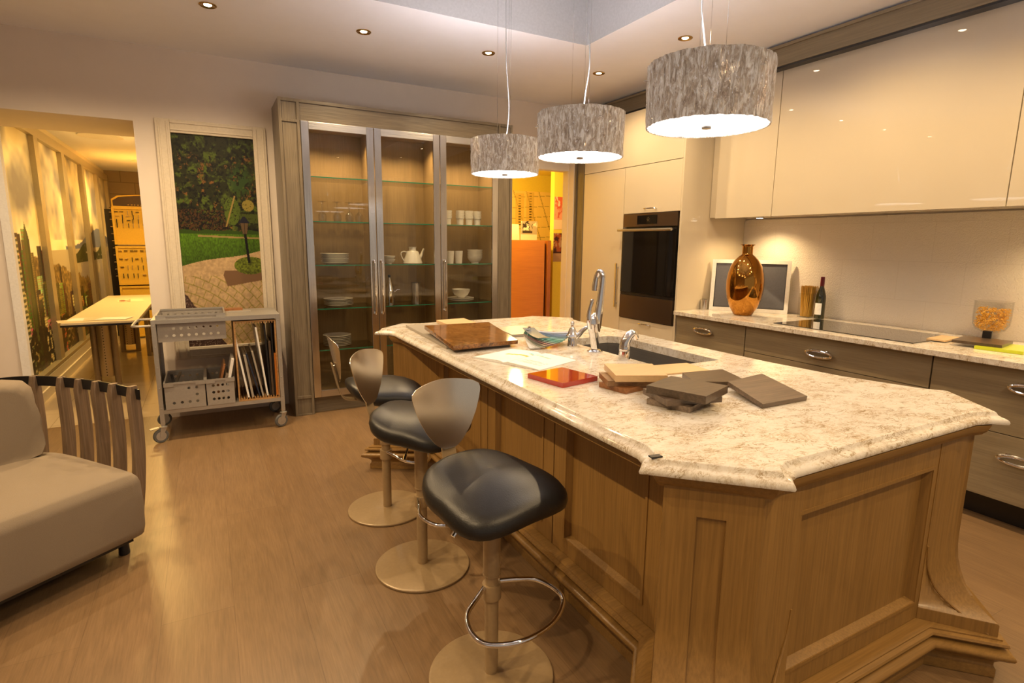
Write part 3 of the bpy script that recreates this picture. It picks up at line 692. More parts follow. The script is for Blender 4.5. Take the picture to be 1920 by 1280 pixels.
stack('bowl', lambda: bowl_bm(.062,.045), M['china'], 1.505, 5.2, SH[2]+e, 2, .028, 'wide white bowl left of the teapot', 'bowl', 'bowls beside the teapot')
stack('bowl', lambda: bowl_bm(.079,.066,.5), M['china'], 2.388, 5.2, SH[2]+e, 4, .0225, 'white bowl, stack on the third shelf, right bay', 'bowl', 'stacked bowls, right bay')
def cup_bm(r, h):
    b = BM(); lathe(b, [(0,0),(r*.72,0),(r*.78,h*.5),(r*.80,h*.70),(r*.92,h*.72),(r,h),(r*.94,h),(r*.85,h*.75),(r*.7,h*.5),(r*.6,.01),(0,.008)], seg=28); return b
for x, y, l in ((2.105,5.22,'furthest left'),(2.215,5.17,'second from left'),(2.310,5.17,'second from right'),(2.408,5.19,'furthest right')):
    stack('cup', lambda: cup_bm(.044,.088), M['china'], x, y, SH[3]+e, 3, .026, f'white cup in the nested column {l}, fourth shelf', 'cup', 'nested cups on the fourth shelf, right bay')
for x, l in ((2.118,'left'),(2.210,'right')):
    b = BM(); lathe(b, [(0,0),(.034,0),(.043,.12),(.040,.12),(.032,.01),(0,.008)], seg=28); o = one('tumbler', b, M['china'], f'{l} one of two tall white tumblers on the third shelf', 'cup', 'tall tumblers, right bay'); o.location = (x,5.2,SH[2]+e)
stack('dinner_plate', lambda: plate_bm(.135,.02), M['china'], 2.23, 5.2, SH[1]+e, 2, .014, 'wide white plate under the bowl, right bay', 'plate', 'plates under the bowl, right bay')
b = bowl_bm(.092,.085,.4); o = one('bowl', b, M['china'], 'single white footed bowl on wide plates, right bay', 'bowl'); o.location = (2.235,5.2,SH[1]+e+.034)
def teapot():
    t = thing('teapot', 'white conical teapot on the third shelf, middle bay', 'teapot', (1.737,5.2,SH[2]+e))
    b = BM(); lathe(b, [(0,0),(.088,0),(.092,.006),(.078,.055),(.055,.112),(.048,.118),(0,.118)], seg=36); obj('pot_body', b, M['china'], t, local=True)
    b = BM(); lathe(b, [(0,.119),(.036,.119),(.034,.13),(.034,.150),(.037,.152),(.037,.157),(0,.157)], seg=28); obj('lid', b, M['china'], t, local=True)
    b = BM(); tube(b, smoothpath([(-.052,0,.105),(-.088,0,.112),(-.112,0,.10),(-.112,0,.075),(-.098,0,.045),(-.082,0,.022)],6), .006, 8); obj('handle', b, M['china'], t, local=True)
    b = BM(); P = smoothpath([(.060,0,.035),(.085,0,.075),(.098,0,.110),(.112,0,.140)],5); tube(b, P, .01, 10, rs=[.018-.010*i/(len(P)-1) for i in range(len(P))]); obj('spout', b, M['china'], t, local=True)
teapot()
def oilcan():
    t = thing('oil_can', 'conical steel oil can with black ball stopper, second shelf, middle bay', 'oil can', (1.505,5.2,SH[1]+e))
    b = BM(); lathe(b, [(0,0),(.045,0),(.045,.12),(.043,.125),(.012,.245),(.010,.25),(0,.25)], seg=32); obj('can_body', b, M['chrome'], t, local=True)
    b = BM(); lathe(b, [(0,.251)]+[(.014*math.sin(a),.263-.014*math.cos(a)) for a in [PI*k/8 for k in range(1,8)]]+[(0,.277)], seg=16); obj('stopper', b, M['black'], t, local=True)
    b = BM(); tube(b, [(.042,0,.11),(.075,0,.135),(.095,0,.132)], .006, 8); obj('spout', b, M['chrome'], t, local=True)
oilcan()
b = BM(); lathe(b, [(0,0),(.05,0),(.05,.19),(.053,.196),(.047,.196),(.046,.01),(0,.008)], seg=32); o = one('steel_canister', b, M['steelz'], 'tall brushed steel cup on the second shelf, middle bay', 'cup'); o.location = (1.765,5.2,SH[1]+e)

# ================================================================== ISLAND
IZ = .93
def mirx(p): return (3.65-p[0], p[1])
def miry(p): return (p[0], 4.705-p[1])
def ring4(seq, ctr=3.65):
    """seq: near-left corner points from the left side round to the near side (counter-clockwise); mirrored to the other corners"""
    nl = list(seq); nr = [mirx(p) for p in reversed(seq)]
    fr = [miry(p) for p in reversed(nr)]; fl = [miry(p) for p in reversed(nl)]
    return nl+nr+fr+fl
def island():
    t = thing('kitchen_island', 'large honey oak kitchen island with panelled sides, corner posts and flared feet', 'kitchen island', (1.83,2.35,0))
    # core and framed panels
    x0, x1, y0, y1 = 1.29, 2.40, .92, 3.785
    b = BM(); box(b, x0+.035, x1-.03, y0+.035, y1-.02, .10, .69); obj('core', b, M['oak'], t)
    def frame_panel(name, P, U, w_, z0, z1, m=(.09,.09,.09,.09), depth=.026, panel=True, thick=.03):
        """face frame on a vertical plane: P start, U unit direction, outward normal N = U x Z"""
        U = Vector(U).normalized(); N = Vector((U.y,-U.x,0)); P = Vector(P)
        Mx = Matrix((( U.x,N.x,0,P.x),(U.y,N.y,0,P.y),(0,0,1,0),(0,0,0,1)))
        l, r, bt, tp = m
        b = BM()
        box(b, 0, l, -thick, 0, z0, z1, 0, Mx); box(b, w_-r, w_, -thick, 0, z0, z1, 0, Mx)
        o = obj('stile_frame', b, M['oak'], t) if False else b
        box(b, l, w_-r, -thick, 0, z0, z0+bt, 0, Mx); box(b, l, w_-r, -thick, 0, z1-tp, z1, 0, Mx)
        # moulded bevel round the opening
        a0, a1, c0, c1 = l, w_-r, z0+bt, z1-tp; k = .011
        ro = [Mx @ Vector(q) for q in ((a0,0,c0),(a1,0,c0),(a1,0,c1),(a0,0,c1))]
        rm = [Mx @ Vector(q) for q in ((a0+k*.4,-depth*.35,c0+k*.4),(a1-k*.4,-depth*.35,c0+k*.4),(a1-k*.4,-depth*.35,c1-k*.4),(a0+k*.4,-depth*.35,c1-k*.4))]
        ri = [Mx @ Vector(q) for q in ((a0+k,-depth,c0+k),(a1-k,-depth,c0+k),(a1-k,-depth,c1-k),(a0+k,-depth,c1-k))]
        loft(b, [ro, rm, ri], cap=False)
        for bx in ((a0-.012,a0,c0-.012,c1+.012),(a1,a1+.012,c0-.012,c1+.012),(a0,a1,c0-.012,c0),(a0,a1,c1,c1+.012)): box(b, bx[0], bx[1], -.002, .0035, bx[2], bx[3], 0, Mx)
        o = obj(name, b, M['oak'], t)
        b = BM(); box(b, a0, a1, -thick, -depth, c0, c1, 0, Mx); obj('panel', b, M['oak'], o)
        return o
    zt = .852
    # long side facing the stools (direction -y so that the normal points to -x)
    for ya, yb in ((1.972,1.29),(2.640,1.980),(3.375,2.648)):
        frame_panel('door', (x0, ya, 0), (0,-1,0), ya-yb, .162, zt, (.095,.095,.075,.11))
    frame_panel('end_panel', (1.27, y0, 0), (1,0,0), 1.11, .162, zt, (.125,.215,.075,.11))
    frame_panel('back_panel', (2.38, y1, 0), (-1,0,0), 1.11, .162, zt, (.125,.125,.075,.11))
    for i in range(3): frame_panel('door', (x1, 1.33+i*.68, 0), (0,1,0), .672, .162, zt)
    # corner posts with flared feet, lofted from plan sections
    prof = [(.852,0),(.60,0),(.455,0),(.41,.012),(.365,.05),(.32,.14),(.278,.27),(.25,.43),(.231,.59),(.215,.80),(.205,.98),(.20,1),(.157,1.0)]
    flips = [lambda p: p, mirx, lambda p: miry(mirx(p)), miry]
    for ci, fl in enumerate(flips):
        A0, A1, B0, B1 = Vector((1.07,1.08)), Vector((.90,1.12)), Vector((1.265,.910)), Vector((1.305,.73))
        if ci == 0: A1, B0, B1 = Vector((.955,.975)), Vector((1.252,.90)), Vector((1.15,.79))
        rings = []
        for z, k in prof:
            A = A0.lerp(A1, k); B = B0.lerp(B1, k)
            poly = [(1.30,1.315), tuple(A), tuple(B), (1.45,.918), (1.45,1.00), (1.32,1.10)]
            rings.append([(*fl(p), z) for p in poly])
        b = BM(); loft(b, rings); post = obj('corner_post', b, M['oak'], t, ang=25)
        # raised frame on the chamfered face leaves a sunk panel in the middle
        d = (B0-A0).normalized(); n = Vector((-1,-1)).normalized(); L = (B0-A0).length
        def strip(s0, s1, za, zb):
            b = BM(); rr = []
            zl = sorted([zb]+[z for z, k in prof if za < z < zb]+[za], reverse=True)
            for z in zl:
                for (z1_,k1),(z2_,k2) in zip(prof, prof[1:]):
                    if z2_ <= z <= z1_: k = k1+(k2-k1)*(z1_-z)/max(1e-6,z1_-z2_); break
                A = A0.lerp(A1,k); B = B0.lerp(B1,k); dd_ = (B-A).normalized(); LL = (B-A).length; nn = Vector((dd_.y,-dd_.x)); nn = nn if nn.dot(n) > 0 else -nn
                def P(t_, o): p = A+dd_*(t_*LL)+nn*o; return (*fl(tuple(p)), z)
                rr.append([P(s0,-.004),P(s0,.009),P(s1,.009),P(s1,-.004)])
            loft(b, rr); obj('post_frame', b, M['oak'], post)
        strip(0,.33,.25,.851); strip(.67,1,.25,.851); strip(.33,.67,.77,.851)
        strip(.33,.35,.25,.77); strip(.65,.67,.25,.77)
        # bead that follows the curve of the flare on the flank
        b = BM(); pts = []
        for z, k in ((.445,.0),(.40,.02),(.352,.10),(.27,.42),(.202,.82),(.16,.98)):
            A = Vector((1.45,.918)); B = B0.lerp(B1, k); 
            f = {.445:.03,.40:.06,.352:.12,.27:.33,.202:.64,.16:.90}[z]; P = A.lerp(B, f); 
            nn = Vector((B.y-A.y, -(B.x-A.x))).normalized(); 
            if nn.y > 0: nn = -nn
            P = P + nn*.001; pts.append((*fl(tuple(P)), z))
        tube(b, smoothpath(pts, 5), .004, 6); obj('bead', b, M['oak'], post)
    # base moulding
    base = [(1.25,1.31),(.93,.978),(1.17,.742),(1.305,.876)] + ring4([(1.25,1.345),(.87,1.125),(1.301,.721),(1.451,.876)])[4:]
    pr = [(-.06,.002),(0,.002),(0,.034),(-.006,.044),(-.006,.058),(.004,.072),(.022,.084),(.034,.094),(.037,.103),(.033,.112),(.022,.119),(.004,.122),(.004,.130),(.016,.132),(.021,.138),(.018,.146),(.004,.150),(.004,.155),(-.012,.160),(-.06,.160)]
    b = BM(); profile(b, base, pr); obj('base_moulding', b, M['oakx'], t, ang=50)
    # cornice under the stone
    cn = ring4([(1.235,1.29),(1.10,1.17),(1.052,1.085),(1.258,.878),(1.34,.895)])
    b = BM(); profile(b, cn, [(-.07,.846),(-.004,.846),(.0,.852),(.006,.858),(.010,.866),(.014,.878),(.016,.8865),(-.07,.8865)]); obj('cornice', b, M['oakx'], t, ang=50)
    b = BM(); box(b, 1.10, 1.31, 1.20, 3.50, .862, .8868); box(b, 1.088, 1.105, 1.19, 3.51, .85, .8868, .003); obj('overhang_board', b, M['oakx'], t)
    # stone top: outline of the nosing
    def arc(pts, n=5): return [(p.x, p.y) for p in smoothpath([(x,y,0) for x,y in pts], n)]
    nlc = [(1.052,1.175),(1.035,1.135),(.984,1.090),(1.262,.820),(1.305,.862),(1.345,.876)]
    nrc = [(2.33,.876),(2.385,.858),(2.43,.822),(2.645,1.098),(2.585,1.175),(2.50,1.45),(2.468,1.8)]
    frc = [(2.462,3.42),(2.478,3.51),(2.535,3.62),(2.275,3.885),(2.205,3.848),(2.15,3.835)]
    flc = [(1.32,3.845),(1.265,3.862),(1.20,3.905),(.952,3.675),(1.035,3.615),(1.052,3.56)]
    out = nlc+nrc+frc+flc
    s = thing('island_worktop', 'cream speckled quartz island top with clipped, notched corners and moulded edge', 'countertop', (1.8,2.35,.887))
    pr = [(-.03,.887),(-.012,.887),(-.002,.891),(.0,.898),(-.003,.906),(-.010,.911),(-.019,.914),(-.026,.919),(-.030,.927),(-.034,.930)]
    hole = [(1.86,1.94),(2.245,1.94),(2.245,2.735),(2.20,2.785),(1.905,2.785),(1.86,2.735)]
    b = BM(); R = [[b.verts.new((x,y,z)) for x,y in offpoly(out,dd)] for dd,z in pr]
    n = len(out)
    for a, c in zip(R, R[1:]):
        for i in range(n): b.faces.new((a[i],a[(i+1)%n],c[(i+1)%n],c[i]))
    h1 = [b.verts.new((x,y,IZ)) for x,y in hole]; h0 = [b.verts.new((x,y,.887)) for x,y in hole]
    for i in range(len(hole)): b.faces.new((h0[i],h0[(i+1)%len(hole)],h1[(i+1)%len(hole)],h1[i]))
    from mathutils.geometry import tessellate_polygon
    for rim, hl in ((R[-1],h1),(R[0],h0)):
        vs = rim+hl
        for tri in tessellate_polygon([[v.co for v in rim],[v.co for v in hl]]):
            try: b.faces.new([vs[i] for i in tri])
            except ValueError: pass
    obj('slab', b, M['quartz'], s, ang=40)
    # undermounted sink
    k = thing('sink', 'undermounted grey steel sink set into the island top', 'sink', (2.05,2.36,.70))
    def inset(d): return offpoly(hole, d)
    b = BM()
    Rr = [[b.verts.new((x,y,z)) for x,y in inset(d)] for d,z in ((.02,.8865),(.004,.8865),(.0,.87),(-.004,.74),(-.03,.715))]
    for a, c in zip(Rr, Rr[1:]):
        for i in range(6): b.faces.new((a[i],a[(i+1)%6],c[(i+1)%6],c[i]))
    b.faces.new(Rr[-1]); obj('bowl', b, M['sink'], k)
    b = BM(); lathe(b, [(0,.7155),(.045,.7155),(.045,.718),(.03,.7185),(0,.7185)], (2.05,2.36,0)); obj('drain', b, M['chrome'], k)
island()

# ---------------------------------------------------------------- taps
def taps():
    t = thing('kitchen_tap', 'tall sculpted chrome tap with a swan-neck lever and curved spout', 'tap', (1.80,2.385,IZ))
    def fl(pts, rx, ry, name, par=t, n=8):
        P = smoothpath(pts, n); m = len(P); b = BM(); rings = []
        def val(a, u): 
            u *= len(a)-1; i = min(int(u), len(a)-2); return a[i]+(a[i+1]-a[i])*(u-i)
        for i, p in enumerate(P):
            tg = (P[min(i+1,m-1)]-P[max(i-1,0)]).normalized(); sx = Vector((1,0,0)); 
            ax = (sx - tg*sx.dot(tg)); ax = ax.normalized() if ax.length > .2 else Vector((0,0,1)).cross(tg).normalized(); ay = tg.cross(ax).normalized(); u = i/(m-1)
            rings.append([p+ax*val(rx,u)*math.cos(2*PI*k/16)+ay*val(ry,u)*math.sin(2*PI*k/16) for k in range(16)])
        loft(b, rings); return obj(name, b, M['chrome'], par, local=True)
    b = BM(); lathe(b, [(0,0),(.042,0),(.042,.006),(.034,.010),(.030,.014),(0,.014)]); obj('foot', b, M['chrome'], t, local=True)
    fl([(0,0,.01),(-.002,0,.06),(-.006,0,.11),(-.010,0,.155),(-.009,0,.180),(-.006,0,.200),(-.004,0,.212)], [.018,.026,.034,.041,.036,.020,.006], [.018,.021,.023,.023,.019,.012,.004], 'tap_body', n=10)
    fl([(.008,0,.13),(.016,0,.20),(.024,0,.27),(.031,0,.34),(.036,.002,.395),(.035,.010,.420),(.031,.026,.425),(.026,.040,.400),(.022,.044,.355),(.020,.044,.325)], [.024,.024,.020,.017,.0165,.016,.015,.0155,.017,.016], [.020,.020,.018,.016,.0165,.015,.015,.0155,.017,.016], 'spout')
    fl([(-.034,0,.13),(-.044,0,.175),(-.046,0,.21),(-.038,0,.245),(-.030,0,.270),(-.026,0,.286)], [.016,.014,.011,.009,.0105,.008], [.016,.014,.011,.009,.0105,.008], 'lever')
    t = thing('soap_dispenser', 'chrome teapot-shaped soap dispenser left of the tall tap', 'soap dispenser', (1.80,2.60,IZ))
    b = BM(); lathe(b, [(0,0),(.028,0),(.026,.02),(.023,.045),(.034,.052),(.036,.056),(.028,.066),(.020,.09),(.013,.105),(.008,.108),(.008,.116),(0,.116)]); obj('dispenser_body', b, M['chrome'], t, local=True)
    b = BM(); lathe(b, [(.003,.115)]+[(.012*math.sin(PI*k/8),.128-.012*math.cos(PI*k/8)) for k in range(1,8)]+[(0,.14)], seg=16); obj('knob', b, M['chrome'], t, local=True)
    b = BM(); P = smoothpath([(0,0,.045),(.03,-.01,.055),(.055,-.02,.085),(.080,-.03,.105),(.105,-.035,.105),(.118,-.04,.094)],6); tube(b, P, .01, 12, rs=[.017-.010*i/(len(P)-1) for i in range(len(P))]); obj('spout', b, M['chrome'], t, local=True)
    t = thing('hand_spray', 'short curved chrome hand spray right of the tall tap', 'tap', (1.812,2.157,IZ))
    b = BM(); lathe(b, [(0,0),(.029,0),(.029,.008),(.027,.045),(.026,.05),(0,.05)]); obj('spray_base', b, M['chrome'], t, local=True)
    b = BM(); P = smoothpath([(0,0,.04),(.0,0,.075),(.010,-.003,.105),(.028,-.006,.128),(.046,-.01,.130),(.055,-.012,.115),(.058,-.012,.10)],6); tube(b, P, .02, 14, rs=[.025,.026,.027,.028]+[.026-.011*i/(len(P)-5) for i in range(len(P)-4)]); obj('spray_head', b, M['chrome'], t, local=True)
taps()

# ---------------------------------------------------------------- bar stools
def make_stool(label, loc, rz):
    t = thing('bar_stool', label, 'bar stool', loc, rz, 'bar stools along the island')
    b = BM(); lathe(b, [(0,0),(.212,0),(.218,.003),(.218,.010),(.212,.014),(.10,.018),(0,.019)], seg=64); obj('base_plate', b, M['taupe'], t, local=True)
    b = BM(); lathe(b, [(0,.018),(.024,.018),(.024,.40),(0,.40)], seg=28); obj('lower_column', b, M['taupe'], t, local=True)
    b = BM(); lathe(b, [(0,.39),(.0295,.39),(.0295,.665),(0,.665)], seg=28); lathe(b, [(0,.395),(.031,.395),(.031,.39),(0,.385)], seg=28); obj('upper_column', b, M['taupe'], t, local=True)
    b = BM(); lathe(b, [(0,.302),(.032,.302),(.033,.306),(.033,.352),(.032,.356),(0,.356)], seg=28); obj('collar', b, M['taupe'], t, local=True)
    # footrest loop reaches forward (+x), D shaped
    b = BM(); pts = smoothpath([(.0,-.034,.350),(.03,-.095,.345),(.06,-.150,.335),(.12,-.178,.322),(.18,-.165,.312),(.225,-.09,.305),(.238,0,.302),(.225,.09,.305),(.18,.165,.312),(.12,.178,.322),(.06,.150,.335),(.03,.095,.345),(.0,.034,.350)], 6)
    tube(b, pts, .0085, 12); obj('footrest', b, M['chrome'], t, local=True)
    b = BM(); tube(b, [(-.02,-.05,.66),(-.01,-.13,.60),(-.01,-.15,.585)], .0045, 8); tube(b, [(-.01,-.135,.596),(-.008,-.155,.58)], .008, 10); obj('height_lever', b, M['chrome'], t, local=True)
    b = BM(); box(b, -.09, .09, -.07, .07, .655, .672, .004); obj('seat_bracket', b, M['taupe'], t, local=True)
    # seat cushion: rounded trapezoid with a raised crown and dipping side wings
    def outline(a):
        c, s = math.cos(a), math.sin(a); n = 3.1
        r = (abs(c)**n+abs(s)**n)**(-1/n)
        x = r*c*.205; y = r*s*.218
        y *= 1.0+.10*max(0,x/.205)-.05*max(0,-x/.205); y *= 1-.035*math.cos(2*PI*x/.41)*0
        return x, y
    def surf(x, y):  # saddle
        u = x/.205; v = y/.218
        return -.034*max(0,u)**2 + .030*max(0,-u)**2*1.0 - .026*abs(v)**2.0*(1+.5*max(0,u)) + .008
    b = BM(); seg = 48; rings = []
    for k, zz in ((.0,-.03),(.80,-.032),(.93,-.026),(.985,-.012),(1.0,.006),(.985,.024),(.93,.036),(.84,.044),(.65,.052),(.42,.057),(.2,.059),(.0,.06)):
        ring = []
        for i in range(seg):
            x, y = outline(2*PI*i/seg); x *= max(k,.002); y *= max(k,.002)
            ring.append((x+.005, y, .700+zz+surf(x,y)))
        rings.append(ring)
    loft(b, rings); obj('seat', b, M['leather'], t, local=True, ang=60)
    # back: bent steel strap and shield shaped plate
    b = BM(); P = smoothpath([(-.10,0,.668),(-.18,0,.668),(-.222,0,.685),(-.243,0,.74),(-.256,0,.80),(-.271,0,.87)], 6); rings = []
    for i, p in enumerate(P):
        tg = (P[min(i+1,len(P)-1)]-P[max(i-1,0)]).normalized(); nn = Vector((-tg.z,0,tg.x))
        w_ = .033-.006*i/len(P)
        rings.append([p+nn*.003+Vector((0,w_,0)), p-nn*.003+Vector((0,w_,0)), p-nn*.003-Vector((0,w_,0)), p+nn*.003-Vector((0,w_,0))])
    loft(b, rings); obj('back_strap', b, M['taupe'], t, local=True)
    b = BM(); rows = []
    zs = [i/18 for i in range(19)]
    def halfw(v): return 1.10*halfw0(v)
    def halfw0(v):
        table = [(0,.022),(.04,.038),(.12,.057),(.30,.086),(.50,.108),(.70,.124),(.84,.132),(.91,.133),(.96,.128),(.985,.120),(1,.110)]
        for (a,x),(c,y) in zip(table,table[1:]):
            if a <= v <= c: return x+(y-x)*(v-a)/(c-a)
        return .105
    for side in (0,1):
        g = []
        for v in zs:
            hw = halfw(v); row = []
            for j in range(13):
                yy = (j/6-1)*hw; z = .772+.228*v+.017*v*v*(1-abs(j/6-1)**1.8)
                xx = -.240-.048*v + 1.35*yy*yy + (.0032 if side else 0)
                row.append(b.verts.new((xx, yy, z)))
            g.append(row)
        rows.append(g)
    for s_, g in enumerate(rows):
        for r0, r1 in zip(g, g[1:]):
            for j in range(12): b.faces.new((r0[j],r0[j+1],r1[j+1],r1[j]))
    A, B = rows
    def edge(a, c):
        for i in range(len(a)-1): b.faces.new((a[i],a[i+1],c[i+1],c[i]))
    edge(A[0],B[0]); edge(A[-1],B[-1]); edge([r[0] for r in A],[r[0] for r in B]); edge([r[-1] for r in A],[r[-1] for r in B])
    obj('backrest', b, M['steelback'], t, local=True, ang=50)
    b = BM(); 
    for z in (.83,.856): lathe(b, [(0,-.004),(.005,-.004),(.005,.004),(0,.004)], (-.262,0,z), 10, Matrix.Rotation(PI/2,4,'Y'))
    obj('bolt', b, M['chrome'], t, local=True)
    return t
st = make_stool('nearest black leather bar stool, its steel back towards the cabinet', (.780,1.565,0), math.radians(-77))
dup(st, (.796,2.325,0), math.radians(-43), 'middle black leather bar stool, its narrow steel back turned to the room')
dup(st, (.812,2.965,0), math.radians(-3), 'furthest black leather bar stool with its back seen edge-on')

# ---------------------------------------------------------------- pendants
def make_pendant(label, loc, rz):
    t = thing('pendant_lamp', label, 'pendant lamp', loc, rz, 'pendant lamps over the island')
    b = BM(); seg = 220; R = .216; h = .207; rings = []; nz = 26
    zz, aa = np.meshgrid(np.arange(nz+1)/nz, np.arange(seg)/seg*2*PI, indexing='ij')
    cx_, cy_ = np.cos(aa)*9, np.sin(aa)*9
    d1 = (vn(cx_*3+50, cy_*3+zz*5+60, 3)-.5)*.004 + (vn(cx_*1.3+20, cy_*1.3+zz*7+30, 8)-.5)*.004
    for i_ in range(nz+1):
        z = h*i_/nz
        rings.append([((R+d1[i_,k]-.004*(1-z/h))*math.cos(aa[i_,k]), (R+d1[i_,k]-.004*(1-z/h))*math.sin(aa[i_,k]), z+(d1[i_,k]*.5 if i_ in (0,nz) else 0)) for k in range(seg)])
    loft(b, rings, cap=False)
    inner = [[(x*.975,y*.975,z) for x,y,z in r] for r in (rings[0], rings[-1])]
    loft(b, inner, cap=False); loft(b, [rings[0], inner[0]], cap=False); loft(b, [rings[-1], inner[1]], cap=False)
    obj('lamp_shade', b, M['shade'], t, local=True, ang=60)
    b = BM(); lathe(b, [(0,.004),(.200,.004),(.204,.008),(.204,.012),(0,.012)], seg=64); d = obj('diffuser', b, M['white_diff'], t, local=True)
    b = BM(); lathe(b, [(0,-.006),(.016,-.006),(.018,-.001),(.018,.004)], seg=20); obj('finial', b, M['steel'], d, local=True)
    b = BM(); lathe(b, [(0,.186),(.200,.186),(.200,.190),(0,.190)], seg=64); obj('top_disc', b, M['top_diff'], t, local=True, label='lit white disc inside the top of the shade')
    for k in range(3): b = BM(); a = 2*PI*k/3+.5; tube(b, [((R-.006)*math.cos(a),(R-.006)*math.sin(a),.155),((R+.014)*math.cos(a),(R+.014)*math.sin(a),.155)], .0025, 8); obj('clamp_pin', b, M['chrome'], t, local=True)
    top = CEIL+.418-loc[2]
    for k in range(3):
        a = 2*PI*k/3+.9; b = BM(); tube(b, [(.05*math.cos(a),.05*math.sin(a),.20),(.05*math.cos(a),.05*math.sin(a),top)], .0011, 6); obj('suspension_wire', b, M['chrome'], t, local=True)
    b = BM(); P = smoothpath([(-.012,.0,.20),(-.03,.01,.30),(-.05,.012,.42),(-.035,.005,.56),(-.008,0,.75),(0,0,top)], 8); tube(b, P, .0028, 8); obj('power_cable', b, M['cable'], t, local=True)
    b = BM(); lathe(b, [(0,top-.03),(.075,top-.03),(.078,top-.026),(.078,top),(0,top)], seg=32); obj('canopy', b, M['chrome'], t, local=True)
    return t
p0 = make_pendant('nearest and largest-looking drum pendant, in front of the cream wall cabinets', (1.615,1.53,1.917), 0)
dup(p0, (1.69,2.42,1.926), 1.9, 'middle drum pendant, between the other two')
dup(p0, (1.70,3.25,1.926), 4.0, 'furthest drum pendant, in front of the glass cabinet')

# ---------------------------------------------------------------- things lying on the island
def slab4(name, pts, z0, th, m, label, cat, group=None, parent=None):
    b = BM(); loft(b, [[(x,y,z0) for x,y in pts],[(x,y,z0+th) for x,y in pts]])
    return one(name, b, m, label, cat, group)
def sq(cx, cy, w_, d, a):
    c, s = math.cos(a), math.sin(a); return [(cx+c*x-s*y, cy+s*x+c*y) for x, y in ((-w_/2,-d/2),(w_/2,-d/2),(w_/2,d/2),(-w_/2,d/2))]
SG = 'finish samples on the island'
slab4('sample_board', [(1.115,2.80),(1.47,2.73),(1.60,3.62),(1.165,3.66)], IZ+.0006, .016, M['greysample'], 'large grey sample board under the brown stone board', 'sample board', SG)
def burl():
    b = BM(); lo = [(1.10,2.665,.9475),(1.50,2.695,.9475),(1.585,3.24,.974),(1.155,3.26,.974)]; hi = [(x,y,z+.022) for x,y,z in lo]
    loft(b, [lo, hi]); one('stone_sample', b, M['burl'], 'polished brown marbled stone board resting tilted on the grey board', 'sample board', SG)
burl()
slab4('sample_board', [(1.375,3.40),(1.585,3.44),(1.60,3.68),(1.385,3.66)], IZ+.0175, .020, M['maple'], 'pale maple sample block behind the brown stone board', 'sample board', SG)
slab4('sample_board', [(1.62,2.98),(1.86,2.98),(1.87,3.30),(1.66,3.30)], IZ+.0006, .018, M['greysample'], 'small grey sample board right of the brown stone board', 'sample board', SG)
slab4('sample_board', sq(1.302,1.945,.205,.215,.19), IZ+.0006, .020, M['red'], 'glossy red lacquer sample tile on the white magazine', 'sample board', SG)
slab4('sample_board', sq(1.475,1.72,.20,.14,.18), IZ+.0006, .020, M['cherry'], 'reddish cherry sample at the bottom of the light wood stack', 'sample board', SG)
slab4('sample_board', sq(1.475,1.725,.205,.15,-.42), IZ+.0212, .022, M['oaksample'], 'mid brown oak sample in the middle of the light wood stack', 'sample board', SG)
slab4('sample_board', sq(1.505,1.722,.205,.215,-.45), IZ+.0438, .026, M['maple'], 'pale maple sample on top of the light wood stack', 'sample board', SG)
slab4('sample_board', sq(1.89,1.875,.24,.17,-.15), IZ+.0006, .006, M['maple'], 'thin pale maple sheet lying beside the sink', 'sample board', SG)
slab4('sample_board', sq(1.50,1.455,.215,.165,.35), IZ+.0006, .020, M['taupewood'], 'light taupe wood sample at the bottom of the dark stack', 'sample board', SG)
slab4('sample_board', sq(1.49,1.445,.22,.17,-.22), IZ+.0212, .021, M['ash'], 'striped grey wood sample in the middle of the dark stack', 'sample board', SG)
slab4('sample_board', sq(1.498,1.428,.20,.22,.36), IZ+.0430, .028, M['walnut'], 'dark brown sample on top of the dark stack', 'sample board', SG)
def tilted(name, quad, th, m, label):
    lo = [Vector(p) for p in quad]; n = (lo[1]-lo[0]).cross(lo[3]-lo[0]).normalized(); b = BM(); loft(b, [[tuple(p) for p in lo],[tuple(p+n*th) for p in lo]])
    o = one(name, b, m, label, 'sample board', SG)
tilted('sample_board', [(1.715,1.60,.9312),(1.915,1.49,.9312),(2.005,1.71,.9312),(1.79,1.74,.9312)], .022, M['walnut'], 'dark walnut sample lying flat behind the overlapping one')
tilted('sample_board', [(1.70,1.265,.9312),(1.945,1.262,.9312),(2.02,1.52,.9555),(1.775,1.485,.9555)], .017, M['ash'], 'striped dark sample with a small gold stud leaning on the walnut one')
slab4('label_plate', sq(1.040,1.089,.034,.018,-.18), IZ+.0004, .0035, M['black'], 'tiny dark label plate on the near left corner of the island top', 'label')
